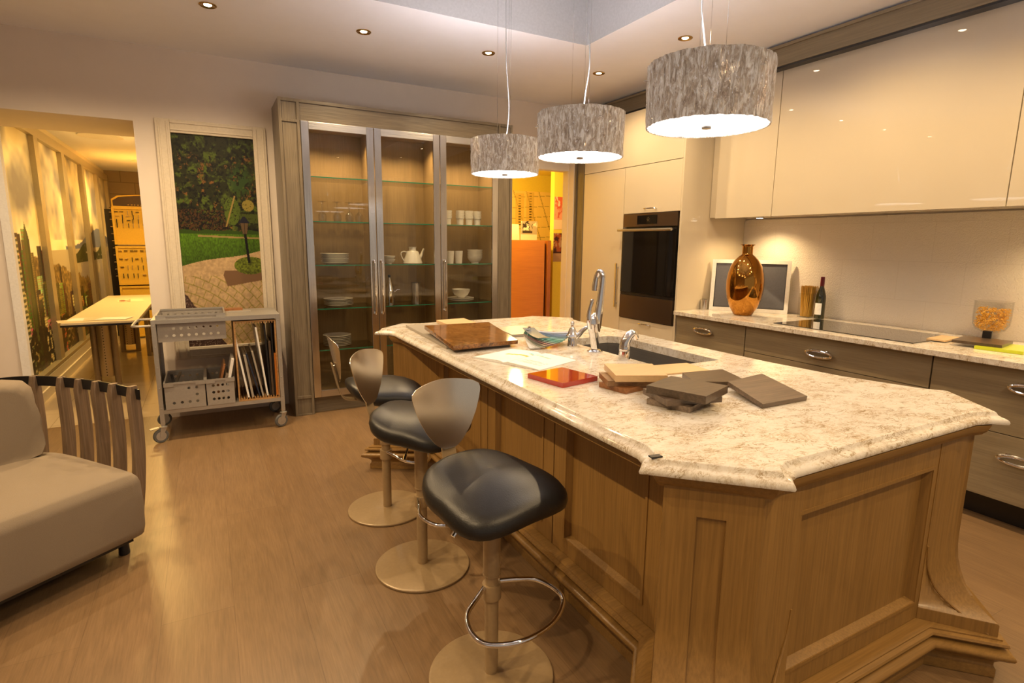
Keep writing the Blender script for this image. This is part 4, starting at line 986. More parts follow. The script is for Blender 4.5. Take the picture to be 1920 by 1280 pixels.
# open magazine
def magazine():
    c = Vector((1.36,2.385,IZ)); a = -1.2
    U = Vector((math.cos(a),math.sin(a),0)); V = Vector((-math.sin(a),math.cos(a),0)); w_, h = .43, .30
    t = thing('open_magazine', 'open white magazine with orange and blue print on the island', 'magazine', tuple(c))
    b = BM(); rings = []
    for i in range(21):
        s = (i/20-.5)*2; zt = .0006+.012*(1-abs(s))**.5*(.35+.65*min(1,abs(s)*8)); p = c+U*(s*w_/2)-V*(h/2); q_ = c+U*(s*w_/2)+V*(h/2)
        rings.append([(p.x,p.y,IZ+.0006),(q_.x,q_.y,IZ+.0006),(q_.x,q_.y,IZ+zt+.001),(p.x,p.y,IZ+zt+.001)])
    loft(b, rings); obj('pages', b, M['paper'], t)
    P0 = c-U*(w_/2)-V*(h/2); nu, nv = 81, 41
    u, v = np.meshgrid(np.linspace(0,1,nu), np.linspace(0,1,nv)); col = lin(bookpage(u, v)); s = (u-.5)*2
    z = IZ+.0022+.012*np.sqrt(1-np.abs(s))*(.35+.65*np.minimum(1,np.abs(s)*8))
    pts = np.stack([P0.x+u*w_*U.x+v*h*V.x, P0.y+u*w_*U.y+v*h*V.y, z],-1).reshape(-1,3)-np.array(c)
    idx = np.arange(nu*nv).reshape(nv,nu); faces = np.stack([idx[:-1,:-1],idx[:-1,1:],idx[1:,1:],idx[1:,:-1]],-1).reshape(-1,4).tolist()
    me = bpy.data.meshes.new('printed_spread'); me.from_pydata(pts.tolist(), [], faces); me.materials.append(M['print'])
    at = me.color_attributes.new('Col','FLOAT_COLOR','POINT'); cc = np.ones((len(pts),4)); cc[:,:3] = col.reshape(-1,3); at.data.foreach_set('color', cc.ravel().astype(np.float32))
    for f in me.polygons: f.use_smooth = True
    o = bpy.data.objects.new('printed_spread', me); C.objects.link(o); o.parent = t
magazine()
# fan deck of colour swatches
def fandeck():
    t = thing('colour_fan_deck', 'fanned deck of blue, teal and grey colour swatches by the magazine', 'colour swatches', (1.60,2.68,IZ))
    pv = Vector((1.635,2.80,0)); cols = [(.80,.80,.78),(.80,.79,.77),(.34,.38,.34),(.42,.36,.36),(.50,.28,.33),(.30,.36,.34),(.16,.36,.32),(.12,.36,.33),(.20,.42,.42),(.22,.38,.44),(.18,.30,.42),(.20,.28,.44),(.24,.32,.50),(.30,.38,.54),(.13,.15,.17)]
    for i, cc in enumerate(cols):
        a = math.radians(-112 + i*6.6 if i < 14 else -100); U = Vector((math.cos(a),math.sin(a),0)); V = Vector((-U.y,U.x,0)); L = .25; w_ = .030 if i < 14 else .036
        lift = .004+.0034*i; b = BM(); rings = []
        for k in range(8):
            s = k/7; p = pv+U*(L*s-.02); z = IZ+lift+.030*(1-s)**2+.010*s*s*(i/14)
            rings.append([tuple(p-V*w_+Vector((0,0,z))),tuple(p+V*w_+Vector((0,0,z))),tuple(p+V*w_+Vector((0,0,z+.0018))),tuple(p-V*w_+Vector((0,0,z+.0018)))])
        loft(b, rings); obj('swatch', b, plain('swatch_%02d' % i, cc, .35), t)
    b = BM(); lathe(b, [(0,IZ+.0006),(.006,IZ+.0006),(.006,IZ+.084),(.010,IZ+.085),(.008,IZ+.092),(0,IZ+.094)], (pv.x,pv.y,0), 16); obj('post_screw', b, M['chrome'], t)
    b = BM(); tube(b, smoothpath([(pv.x,pv.y,IZ+.08),(pv.x-.03,pv.y-.03,IZ+.06),(pv.x-.05,pv.y-.06,IZ+.02),(pv.x-.045,pv.y-.08,IZ+.003)],5), .0012, 6); obj('cord', b, M['white'], t)
fandeck()

# ---------------------------------------------------------------- things on the wall worktop
WZ = .9206
b = BM(); box(b, 3.765, 4.30, 1.80, 2.77, WZ, WZ+.005, .001); one('cooktop', b, M['blackgloss'], 'black glass cooktop let into the wall worktop', 'cooktop')
def vase():
    t = thing('vase', 'tall copper gold glazed bottle vase with a narrow neck', 'vase', (3.985,3.235,WZ))
    b = BM(); lathe(b, [(0,0),(.068,0),(.075,.006),(.115,.075),(.138,.14),(.150,.22),(.150,.29),(.142,.35),(.124,.41),(.098,.455),(.068,.488),(.046,.505),(.043,.512),(0,.512)], seg=56); obj('vase_body', b, M['gold'], t, local=True)
    b = BM(); lathe(b, [(.043,.505),(.043,.57),(.046,.578),(.056,.584),(.057,.590),(.050,.590),(.040,.58),(.038,.505)], seg=40); obj('neck', b, M['gold'], t, local=True)
vase()
def leaning():
    t = thing('framed_screen', 'white framed dark grey panel leaning against the splashback behind the vase', 'picture frame', (4.2,3.35,WZ))
    P = Vector((4.005,3.622,WZ+.0004)); Q = Vector((4.385,3.10,WZ+.0004)); U = (Q-P).normalized(); L = (Q-P).length; N = Vector((-U.y,U.x,0)); N = -N if N.x > 0 and N.y > 0 else N
    N = Vector((U.y,-U.x,0)); N = N if N.x > 0 or N.y > 0 else -N       # pointing towards the corner
    h = .455; lean = .07
    def pt(s, z, d): q = P+U*s+N*(d+lean*z/h); return (q.x,q.y,WZ+.0004+z)
    b = BM(); f = .032
    for s0, s1, z0, z1 in ((0,L,0,f),(0,L,h-f,h),(0,f,f,h-f),(L-f,L,f,h-f)):
        loft(b, [[pt(s0,z0,0),pt(s1,z0,0),pt(s1,z1,0),pt(s0,z1,0)],[pt(s0,z0,.02),pt(s1,z0,.02),pt(s1,z1,.02),pt(s0,z1,.02)]])
    obj('frame', b, M['white'], t)
    b = BM(); loft(b, [[pt(f,f,.008),pt(L-f,f,.008),pt(L-f,h-f,.008),pt(f,h-f,.008)],[pt(f,f,.014),pt(L-f,f,.014),pt(L-f,h-f,.014),pt(f,h-f,.014)]]); obj('panel', b, M['screen'], t)
    b = BM(); g = .005
    for s0, s1, z0, z1 in ((f,L-f,f,f+g),(f,L-f,h-f-g,h-f),(f,f+g,f,h-f),(L-f-g,L-f,f,h-f)):
        loft(b, [[pt(s0,z0,.004),pt(s1,z0,.004),pt(s1,z1,.004),pt(s0,z1,.004)],[pt(s0,z0,.009),pt(s1,z0,.009),pt(s1,z1,.009),pt(s0,z1,.009)]])
    obj('inner_bead', b, M['black'], t)
leaning()
b = BM(); lathe(b, [(0,0),(.032,0),(.032,.093),(.028,.094),(.028,.01),(0,.01)], (3.985,3.665,WZ), 28); one('steel_cup', b, M['steelz'], 'small steel cup left of the white frame by the oven tower', 'cup')
def spaghetti():
    x, y = 4.36, 2.905
    t = thing('spaghetti_jar', 'square glass jar of spaghetti beside the wine bottle', 'jar', (x,y,WZ))
    b = BM(); a = .052
    for s in ((-a,-a+.003,-a,a),(a-.003,a,-a,a),(-a,a,-a,-a+.003),(-a,a,a-.003,a)): box(b, x+s[0], x+s[1], y+s[2], y+s[3], WZ, WZ+.20)
    box(b, x-a, x+a, y-a, y+a, WZ, WZ+.006); obj('glass_jar', b, M['jarglass'], t)
    rnd = random.Random(5); b = BM()
    for i in range(230):
        x0, y0 = x+rnd.uniform(-.036,.036), y+rnd.uniform(-.036,.036); tw = rnd.uniform(-.3,.3)
        x1 = x+(x0-x)*1.1+rnd.uniform(-.012,.012); y1 = y+(y0-y)*1.35*(1 if rnd.random()>.25 else -1)+rnd.uniform(-.012,.012); x1 = min(max(x1,x-.062),x+.062)
        tube(b, [(x0,y0,WZ+.008),((x0+x1)/2,(y0+y1)/2,WZ+.14),(x1,y1,WZ+.255+rnd.uniform(-.006,.006))], .0024, 5)
    o = obj('spaghetti', b, M['spaghetti'], t, kind='stuff')
spaghetti()
def wine():
    t = thing('wine_bottle', 'dark green wine bottle with burgundy foil and white label', 'bottle', (4.365,2.80,WZ))
    b = BM(); lathe(b, [(0,.004),(.034,0),(.0375,.006),(.0375,.165),(.036,.185),(.026,.225),(.0165,.255),(.0145,.27),(.0145,.30),(0,.30)], seg=36); obj('bottle_body', b, M['winegreen'], t, local=True)
    b = BM(); lathe(b, [(.0150,.262),(.0155,.265),(.0155,.335),(.013,.339),(0,.339)], seg=24); obj('foil_cap', b, M['burgundy'], t, local=True)
    b = BM(); seg = 18; r = .0382; rings = [[(r*math.cos(a),r*math.sin(a),z) for a in [PI*1.02+(-.80+1.6*k/seg) for k in range(seg+1)]] for z in (.035,.128)]; loft(b, rings, cap=False, closed=False); obj('paper_label', b, M['paper'], t, local=True)
wine()
def pastajar():
    x, y = 4.385, 1.665
    t = thing('pasta_jar', 'footed clear glass bowl filled with curly pasta at the right', 'jar', (x,y,WZ))
    b = BM(); lathe(b, [(0,0),(.045,0),(.045,.004),(.012,.012),(.010,.035),(.03,.045),(.075,.065),(.094,.10),(.098,.15),(.098,.245),(.1005,.248),(.096,.249),(.0935,.244),(.094,.15),(.090,.10),(.072,.07),(.03,.05),(0,.048)], seg=48); obj('glass_bowl', b, M['jarglass'], t, local=True)
    rnd = random.Random(9); b = BM(); n = 0
    while n < 330:
        z = rnd.uniform(.062,.205); R = .088 if z > .10 else .045+.045*(z-.055)/.045
        a = rnd.uniform(0,2*PI); r = R*math.sqrt(rnd.uniform(.25,1)); p = Vector((r*math.cos(a)*.93,r*math.sin(a)*.93,z)); n += 1
        d = Vector((rnd.gauss(0,1),rnd.gauss(0,1),rnd.gauss(0,.6))).normalized(); e_ = d.orthogonal().normalized(); f = d.cross(e_)
        P = [p+d*(s-3)*.0042+(e_*math.cos(s*1.9)+f*math.sin(s*1.9))*.0042 for s in range(7)]; tube(b, P, .0024, 4)
    obj('curly_pasta', b, M['pasta'], t, local=True, kind='stuff')
pastajar()
SW = 'finish samples on the wall worktop'
slab4('sample_board', sq(4.06,1.455,.27,.22,.12), WZ+.0002, .018, M['lime'], 'lime yellow sample board under the dark one', 'sample board', SW)
slab4('sample_board', sq(4.065,1.572,.25,.235,.16), WZ+.0188, .016, M['walnut'], 'dark glossy sample board on top of the lime one', 'sample board', SW)
slab4('sample_board', sq(4.10,1.79,.24,.10,.1), WZ+.0056, .010, M['maple'], 'pale maple sample at the right end of the cooktop', 'sample board', SW)
b = BM(); cbox(b, (4.19,1.60,WZ+.0352+.023), (.035,.045,.045), .2, bev=.003); one('black_cube', b, M['black'], 'small black cube on the dark sample by the pasta bowl', 'sample block')

# ================================================================== LEFT SIDE OF THE ROOM
def garden_picture():
    y = 5.448
    t = thing('garden_picture', 'tall cream framed garden photograph with lamp post and paved path', 'picture', (.13,y,.50))
    X0, X1, Z0, Z1 = -.277, .528, .50, 2.445; f = .102
    for (a, c, d, e_) in ((X0,X0+f,Z0,Z1),(X1-f,X1,Z0,Z1),(X0+f,X1-f,Z0,Z0+f),(X0+f,X1-f,Z1-f,Z1)):
        b = BM(); box(b, a, c, y-.028, y, d, e_, .004); 
        vert = (e_-d) > 1
        if vert:
            box(b, a+.018, a+.03, y-.034, y-.027, d+.018, e_-.018, .003); box(b, c-.028, c-.016, y-.034, y-.027, d+.018, e_-.018, .003)
        else:
            box(b, a, c, y-.034, y-.027, d+.018, d+.03, .003); box(b, a, c, y-.034, y-.027, e_-.03, e_-.018, .003)
        obj('frame', b, M['cream'], t)
    printed('photo_print', (X0+f, y-.012, Z0+f), (X1-X0-2*f,0,0), (0,0,Z1-Z0-2*f), 180, 420, garden, t)
garden_picture()

def caster(parent, x, y, brake=False):
    rz = .35; Mx = Matrix.Translation((x,y,0)) @ Matrix.Rotation(rz,4,'Z')
    b = BM(); lathe(b, [(.030,-.011),(.047,-.011),(.052,-.006),(.052,.006),(.047,.011),(.030,.011)], (0,0,0), 32, Mx @ Matrix.Translation((-.022,0,.0525)) @ Matrix.Rotation(PI/2,4,'X'))
    o = obj('caster', b, M['rubber'], parent)
    b = BM(); lathe(b, [(0,-.0125),(.034,-.0125),(.037,0),(.034,.0125),(0,.0125)], (0,0,0), 28, Mx @ Matrix.Translation((-.022,0,.0525)) @ Matrix.Rotation(PI/2,4,'X')); obj('hub', b, M['alu'], o)
    b = BM()
    for s in (-.0165, .0135): loft(b, [[tuple(Mx @ Vector(p)) for p in ((-.032,s,.045),(-.014,s,.045),(.022,s,.118),(-.022,s,.118))],[tuple(Mx @ Vector(p)) for p in ((-.032,s+.003,.045),(-.014,s+.003,.045),(.022,s+.003,.118),(-.022,s+.003,.118))]])
    lathe(b, [(0,.115),(.026,.115),(.026,.122),(.012,.126),(.012,.135),(0,.135)], (x,y,0), 20)
    if brake: loft(b, [[tuple(Mx @ Vector(p)) for p in ((-.09,-.02,.112),(-.03,-.02,.117),(-.03,.02,.117),(-.09,.02,.112))],[tuple(Mx @ Vector(p)) for p in ((-.09,-.02,.116),(-.03,-.02,.121),(-.03,.02,.121),(-.09,.02,.116))]])
    obj('fork', b, M['alu'], o)
def perf_plate(bm, x0, x1, z0, z1, y, th, nx, nz, r, skip=None, inset=(0,0,0,0)):
    """sheet in the xz plane with real round holes"""
    X0, X1, Z0, Z1 = x0+inset[0], x1-inset[1], z0+inset[2], z1-inset[3]
    cw, chh = (X1-X0)/nx, (Z1-Z0)/nz
    if inset != (0,0,0,0):
        for a, c, d, e_ in ((x0,X0,z0,z1),(X1,x1,z0,z1),(X0,X1,z0,Z0),(X0,X1,Z1,z1)):
            if c-a > 1e-5 and e_-d > 1e-5: box(bm, a, c, y, y+th, d, e_)
    N = 16
    for i in range(nx):
        for j in range(nz):
            a, d = X0+i*cw, Z0+j*chh; cx, cz = a+cw/2, d+chh/2
            if skip and skip(i, j): box(bm, a, a+cw, y, y+th, d, d+chh); continue
            sq_ = []; cr = []
            for k in range(N):
                an = 2*PI*(k+.5)/N; c, s = math.cos(an), math.sin(an); m = max(abs(c)/(cw/2), abs(s)/(chh/2))
                sq_.append((cx+c/m, cz+s/m)); cr.append((cx+r*c, cz+r*s))
            # snap the nearest outline points to the corners so cells meet
            for sx, sz in ((1,1),(-1,1),(-1,-1),(1,-1)):
                px_, pz_ = cx+sx*cw/2, cz+sz*chh/2; kk = min(range(N), key=lambda q_: (sq_[q_][0]-px_)**2+(sq_[q_][1]-pz_)**2); sq_[kk] = (px_, pz_)
            loft(bm, [[(p[0],y,p[1]) for p in cr],[(p[0],y,p[1]) for p in sq_]], cap=False)
            loft(bm, [[(p[0],y+th,p[1]) for p in cr],[(p[0],y+th,p[1]) for p in sq_]], cap=False)
            loft(bm, [[(p[0],y,p[1]) for p in cr],[(p[0],y+th,p[1]) for p in cr]], cap=False)
def trolley():
    x0, x1, y0, y1, zt = -.385, .485, 4.77, 5.26, .925
    t = thing('sample_trolley', 'grey metal trolley on casters with hanging tray, two bins and slotted board rack', 'trolley', ((x0+x1)/2,(y0+y1)/2,0))
    for x in (x0, x1-.03):
        for y in (y0, y1-.03):
            b = BM(); box(b, x, x+.03, y, y+.03, .135, zt, .002)
            for k in range(5): lathe(b, [(0,0),(.005,0),(.004,.002),(0,.003)], (x+.015,y-.0001,.26+.155*k), 10, Matrix.Rotation(PI/2,4,'X'))
            obj('leg', b, M['alu'], t)
    for x, y, br in ((x0+.015,y0+.015,True),(x1-.015,y0+.015,False),(x0+.015,y1-.015,False),(x1-.015,y1-.015,False)): caster(t, x, y, br)
    for z in (zt-.03, .218):
        b = BM(); box(b, x0+.03, x1-.03, y0, y0+.025, z, z+.028); box(b, x0+.03, x1-.03, y1-.025, y1, z, z+.028); box(b, x0+.002, x0+.028, y0+.03, y1-.03, z, z+.028); box(b, x1-.028, x1-.002, y0+.03, y1-.03, z, z+.028); obj('rail', b, M['alu'], t)
    b = BM(); box(b, x0+.03, x1-.03, y0+.025, y1-.025, .240, .246); obj('bottom_shelf', b, M['tubegray'], t)
    b = BM(); box(b, .10, x1, y0, y1, zt-.002, zt+.004, .001); obj('top_plate', b, M['alu'], t)
    b = BM(); box(b, x0+.004, x0+.010, y0+.03, y1-.03, .25, zt-.03); obj('side_sheet', b, M['tubegray'], t)
    b = BM(); tube(b, smoothpath([(x0+.005,y0+.03,zt-.045),(x0-.08,y0+.03,zt-.045),(x0-.115,y0+.05,zt-.045),(x0-.12,y0+.12,zt-.045),(x0-.12,y1-.15,zt-.045),(x0-.115,y1-.06,zt-.045),(x0-.08,y1-.04,zt-.045),(x0+.005,y1-.04,zt-.045)],5), .009, 10); obj('push_handle', b, M['alu'], t)
    def bin_(name, a, c, ya, yb, z0, z1, nx, nz, lab, skip=None):
        o = thing(name, lab, 'bin', ((a+c)/2,(ya+yb)/2,z0), 0, 'perforated bins in the trolley')
        b = BM(); perf_plate(b, a, c, z0, z1-.012, ya, .003, nx, nz, .0105, skip, (.03,.03,.02,.012)); obj('perforated_face', b, M['tubegray'], o)
        b = BM(); perf_plate(b, a, c, z0, z1-.012, yb-.003, .003, nx, nz, .0105, None, (.03,.03,.02,.012)); obj('perforated_face', b, M['tubegray'], o)
        b = BM(); box(b, a, a+.003, ya+.003, yb-.003, z0, z1-.012); box(b, c-.003, c, ya+.003, yb-.003, z0, z1-.012); box(b, a, c, ya+.003, yb-.003, z0, z0+.003); obj('bin_body', b, M['tubegray'], o)
        b = BM(); box(b, a-.004, c+.004, ya-.004, ya+.006, z1-.014, z1); box(b, a-.004, c+.004, yb-.006, yb+.004, z1-.014, z1); box(b, a-.004, a+.006, ya+.006, yb-.006, z1-.014, z1); box(b, c-.006, c+.004, ya+.006, yb-.006, z1-.014, z1)
        box(b, a-.004, a+.06, ya-.007, ya, z1-.03, z1); box(b, c-.06, c+.004, ya-.007, ya, z1-.03, z1); obj('rim', b, M['alu'], o)
    bin_('storage_bin', x0+.045, -.075, y0-.005, y1-.03, .248, .452, 4, 3, 'lower left bin of the trolley, holding small tools', lambda i, j: (j == 2 and i < 2) or (j == 1 and i < 3))
    bin_('storage_bin', -.066, .125, y0-.005, y1-.03, .248, .452, 4, 3, 'lower middle bin of the trolley, holding sample boards')
    bin_('hanging_tray', x0+.035, .098, y0+.026, y1-.03, .755, zt+.03, 8, 3, 'long perforated tray hung in the top of the trolley')
    for k, (dx, dy, a) in enumerate(((0,0,.5),(.035,.02,.9))):
        b = BM(); cbox(b, (-.285+dx,4.86+dy,.452+.012*k), (.018,.15,.012), .6-a*.9, rx=.35); one('tool', b, M['steelz'] if k else M['black'], ('grey' if k else 'black') + ' bar-shaped tool sticking out of the lower left bin', 'tool')
    # boards standing in the middle bin
    def board(x, y, w_, th, h, lean, z, m, lab, g):
        b = BM(); Mx = Matrix.Translation((x,y,z)) @ Matrix.Rotation(lean,4,'Y'); box(b, 0, th, 0, w_, 0, h, 0, Mx)
        one('sample_board', b, m, lab, 'sample board', g)
    g = 'sample boards in the trolley bin'
    board(-.012, 4.80, .25, .014, .30, .25, .262, M['cherry'], 'dark reddish board in the middle bin, furthest left', g)
    board(.018, 4.79, .25, .018, .22, .25, .262, M['taupewood'], 'short beige board in the middle bin', g)
    board(.045, 4.78, .25, .020, .34, .22, .262, M['white'], 'tall white board in the middle bin', g)
    # slotted rack
    rx0, rx1 = .150, .452
    r = thing('board_rack', 'plywood slotted rack in the right half of the trolley', 'rack', (.30,5.0,.247))
    b = BM(); box(b, rx0, rx0+.012, y0+.005, y1-.03, .247, .885); obj('side', b, M['ply'], r)
    b = BM(); box(b, rx1-.012, rx1, y0+.005, y1-.03, .247, .885); obj('side', b, M['ply'], r)
    b = BM(); box(b, rx0+.012, rx1-.012, y0+.005, y1-.03, .247, .257)
    for k in range(14): box(b, rx0+.018+k*.0195, rx0+.026+k*.0195, y0+.006, y1-.03, .257, .272)
    obj('slotted_base', b, M['ply'], r)
    b = BM(); box(b, rx0+.012, rx1-.012, y0+.005, y1-.03, .875, .885)
    for k in range(14): box(b, rx0+.018+k*.0195, rx0+.026+k*.0195, y0+.006, y1-.03, .863, .875)
    obj('slotted_top', b, M['ply'], r)
    g = 'sample boards in the slotted rack'
    for x, h, th, lean, m, lab in ((.217,.48,.014,-.14,'white','cream white board leaning at the left end of the rack'),(.246,.34,.016,-.12,'greysample','light grey board, second in the rack'),(.300,.36,.010,-.22,'navy','navy board leaning steeply in the rack'),
        (.322,.37,.013,-.16,'greysample','pale grey board in the middle of the rack'),(.356,.56,.012,-.10,'white','tall white board in the middle of the rack'),(.380,.575,.012,-.03,'black','tall black board right of the tall white one'),
        (.394,.44,.016,-.01,'walnut','dark brown board near the right end of the rack')):
        board(x, y0+.012, .40, th, h, lean, .2725, M[m], lab, g)
    board(.413, y0+.012, .40, .010, .585, 0, .2725, M['black'], 'tall black board at the right end of the rack', g)
    board(.425, y0-.001, .40, .014, .34, 0, .2725, M['orangez'], 'short orange wood board at the front right of the rack', g)
    b = BM(); cbox(b, (.165,5.17,zt+.0045+.009), (.14,.07,.018), .2); one('wood_block', b, M['cherry'], 'small reddish wood block on top of the trolley', 'wood block')
    b = BM(); cbox(b, (.215,5.06,zt+.0045+.002), (.16,.09,.004), -.1); one('sample_sheet', b, M['tubegray'], 'thin grey sheet on top of the trolley', 'sheet')
trolley()

# ---------------------------------------------------------------- sofa
def sofa():
    t = thing('lounge_sofa', 'taupe upholstered lounge sofa with curved teak slat arm and black top rail', 'sofa', (-.9,3.1,0))
    C0 = Vector((-.338,3.02)); u = Vector((-.79,-.61)).normalized(); v = Vector((-.60,.80)).normalized()
    def W(a, c): p = C0+u*a+v*c; return (p.x,p.y)
    # seat block plan with rounded front corner and curved back corner
    plan = [W(.06,-.012),W(.02,0),W(0,.05),W(-.005,.30),W(.0,.58),W(.03,.70),W(.10,.78),W(.30,.83),W(.9,.84),W(1.6,.80),W(1.75,.6),W(1.78,.05),W(1.7,-.01),W(.9,-.025)]
    if sum(plan[i-1][0]*plan[i][1]-plan[i][0]*plan[i-1][1] for i in range(len(plan))) < 0: plan = plan[::-1]
    P = [(p.x,p.y) for p in smoothpath([(x,y,0) for x,y in plan+[plan[0]]], 5)][:-1]
    b = BM(); zs = [(-.03,.115),(-.004,.122),(.004,.16),(.007,.27),(.002,.375),(-.008,.402),(-.022,.418),]
    rings = [[(x,y,z) for x,y in offpoly(P,d)] for d,z in zs]
    cx = sum(p[0] for p in P)/len(P); cy = sum(p[1] for p in P)/len(P)
    for k, z in ((1.005,.427),(.94,.434),(.85,.440),(.6,.447),(.3,.450),(.02,.451)): rings.append([(cx+(x-cx)*k*.93,cy+(y-cy)*k*.93,z) for x,y in P])
    loft(b, rings); obj('seat_cushion', b, M['fabric'], t, ang=70)
    b = BM(); loft(b, [[(x,y,.085) for x,y in offpoly(P,-.05)],[(x,y,.117) for x,y in offpoly(P,-.05)]]); obj('under_frame', b, M['black'], t)
    for a, c in ((.05,.12),(.10,.70),(1.6,.1),(1.6,.7)):
        x, y = W(a,c); b = BM(); lathe(b, [(0,0),(.022,0),(.024,.006),(.020,.086),(0,.086)], (x,y,0), 20); obj('foot', b, M['black'], t)
    # rail: from the arm front round to the back
    rail = smoothpath([(-.335,3.215,.775),(-.43,3.325,.785),(-.52,3.425,.79),(-.61,3.525,.79),(-.70,3.61,.79),(-.80,3.69,.79),(-.92,3.73,.79),(-1.06,3.70,.79),(-1.25,3.56,.79),(-1.55,3.32,.79),(-1.9,3.05,.79)], 8)
    b = BM(); rings = []
    for i, p in enumerate(rail):
        tg = (rail[min(i+1,len(rail)-1)]-rail[max(i-1,0)]).normalized(); nn = Vector((tg.y,-tg.x,0)).normalized()
        rings.append([p+nn*.004+Vector((0,0,.0)),p+nn*.004-Vector((0,0,.052)),p-nn*.004-Vector((0,0,.052)),p-nn*.004+Vector((0,0,.0))])
    loft(b, rings); obj('top_rail', b, M['black'], t)
    # slats, slightly bowed, each a part
    def slat(px_, py_, nn, tgd):
        b = BM(); rings = []; hw, dp = .0172, .0265
        for k in range(13):
            s = k/12; z = .125+(.790-.125)*s; bow = .035*math.sin(PI*min(1,s*1.05))*.6 - .045*(1-s); 
            c = Vector((px_,py_,z))+nn*(bow-.008); d_ = dp*(1 - .35*max(0,(s-.9)*10)**2); h_ = hw*(1-.25*max(0,(s-.93)*14)**2)
            ring = []
            for a, e_ in ((-1,-.8),(-.8,-1),(.8,-1),(1,-.8),(1,.8),(.8,1),(-.8,1),(-1,.8)): ring.append(tuple(c+tgd*h_*a+nn*d_*e_))
            rings.append(ring)
        loft(b, rings); obj('slat', b, M['slat'], t, ang=30)
    tops = [(-.358,3.245),(-.447,3.345),(-.527,3.438),(-.611,3.533),(-.700,3.618),(-.835,3.715),(-1.00,3.725),(-1.13,3.66),(-1.25,3.57),(-1.37,3.47),(-1.49,3.375),(-1.61,3.28),(-1.73,3.185),(-1.85,3.09)]
    for i, (x, y) in enumerate(tops):
        best = min(range(1,len(rail)-1), key=lambda k: (rail[k].x-x)**2+(rail[k].y-y)**2); tg = (rail[best+1]-rail[best-1]); tg.z = 0; tg.normalize(); nn = Vector((-tg.y,tg.x,0))
        ctr = Vector((-.95,3.0,0)); 
        if (Vector((x,y,0))-ctr).dot(nn) < 0: nn = -nn
        slat(x, y, nn, tg)
    # back pillow leaning on the slats
    c = Vector((-1.075,3.31,.625)); U = Vector((-.80,-.60,0)).normalized(); N = Vector((.60,-.80,0)); b = BM(); rings = []
    w_, h_, d_ = .35, .205, .10; nseg = 40
    for k in range(15):
        s = -1+2*k/14; sc_ = (1-abs(s)**2.6)**(1/2.6) if abs(s) < 1 else 0; ring = []
        for i in range(nseg):
            a = 2*PI*i/nseg; n = 8; ca, sa = math.cos(a), math.sin(a); r = (abs(ca)**n+abs(sa)**n)**(-1/n)
            f = .86+.14*sc_; X = w_*r*ca*f; Z = h_*r*sa*f; X *= 1-.03*(Z/h_)**2; Z *= 1-.04*(X/w_)**2
            wr = .008*math.sin(9*a+3*s)*sc_*max(0,(r*abs(ca))-.5)
            ring.append(tuple(c+U*(X+wr)+N*(s*d_*(1-.75*max(abs(X/w_),abs(Z/h_))**3)-.05*Z/h_)+Vector((0,0,Z))))
        if sc_ < .05:
            ring = [tuple(c+U*(w_*.80*((abs(math.cos(2*PI*i/nseg))**4.5+abs(math.sin(2*PI*i/nseg))**4.5)**(-1/4.5))*math.cos(2*PI*i/nseg))+N*(s*d_*.62)+Vector((0,0,h_*.80*((abs(math.cos(2*PI*i/nseg))**4.5+abs(math.sin(2*PI*i/nseg))**4.5)**(-1/4.5))*math.sin(2*PI*i/nseg)))) for i in range(nseg)]
        rings.append(ring)
    loft(b, rings); one('back_pillow', b, M['fabric'], 'taupe back pillow on the sofa, cut by the left edge', 'pillow', ang=80)
sofa()

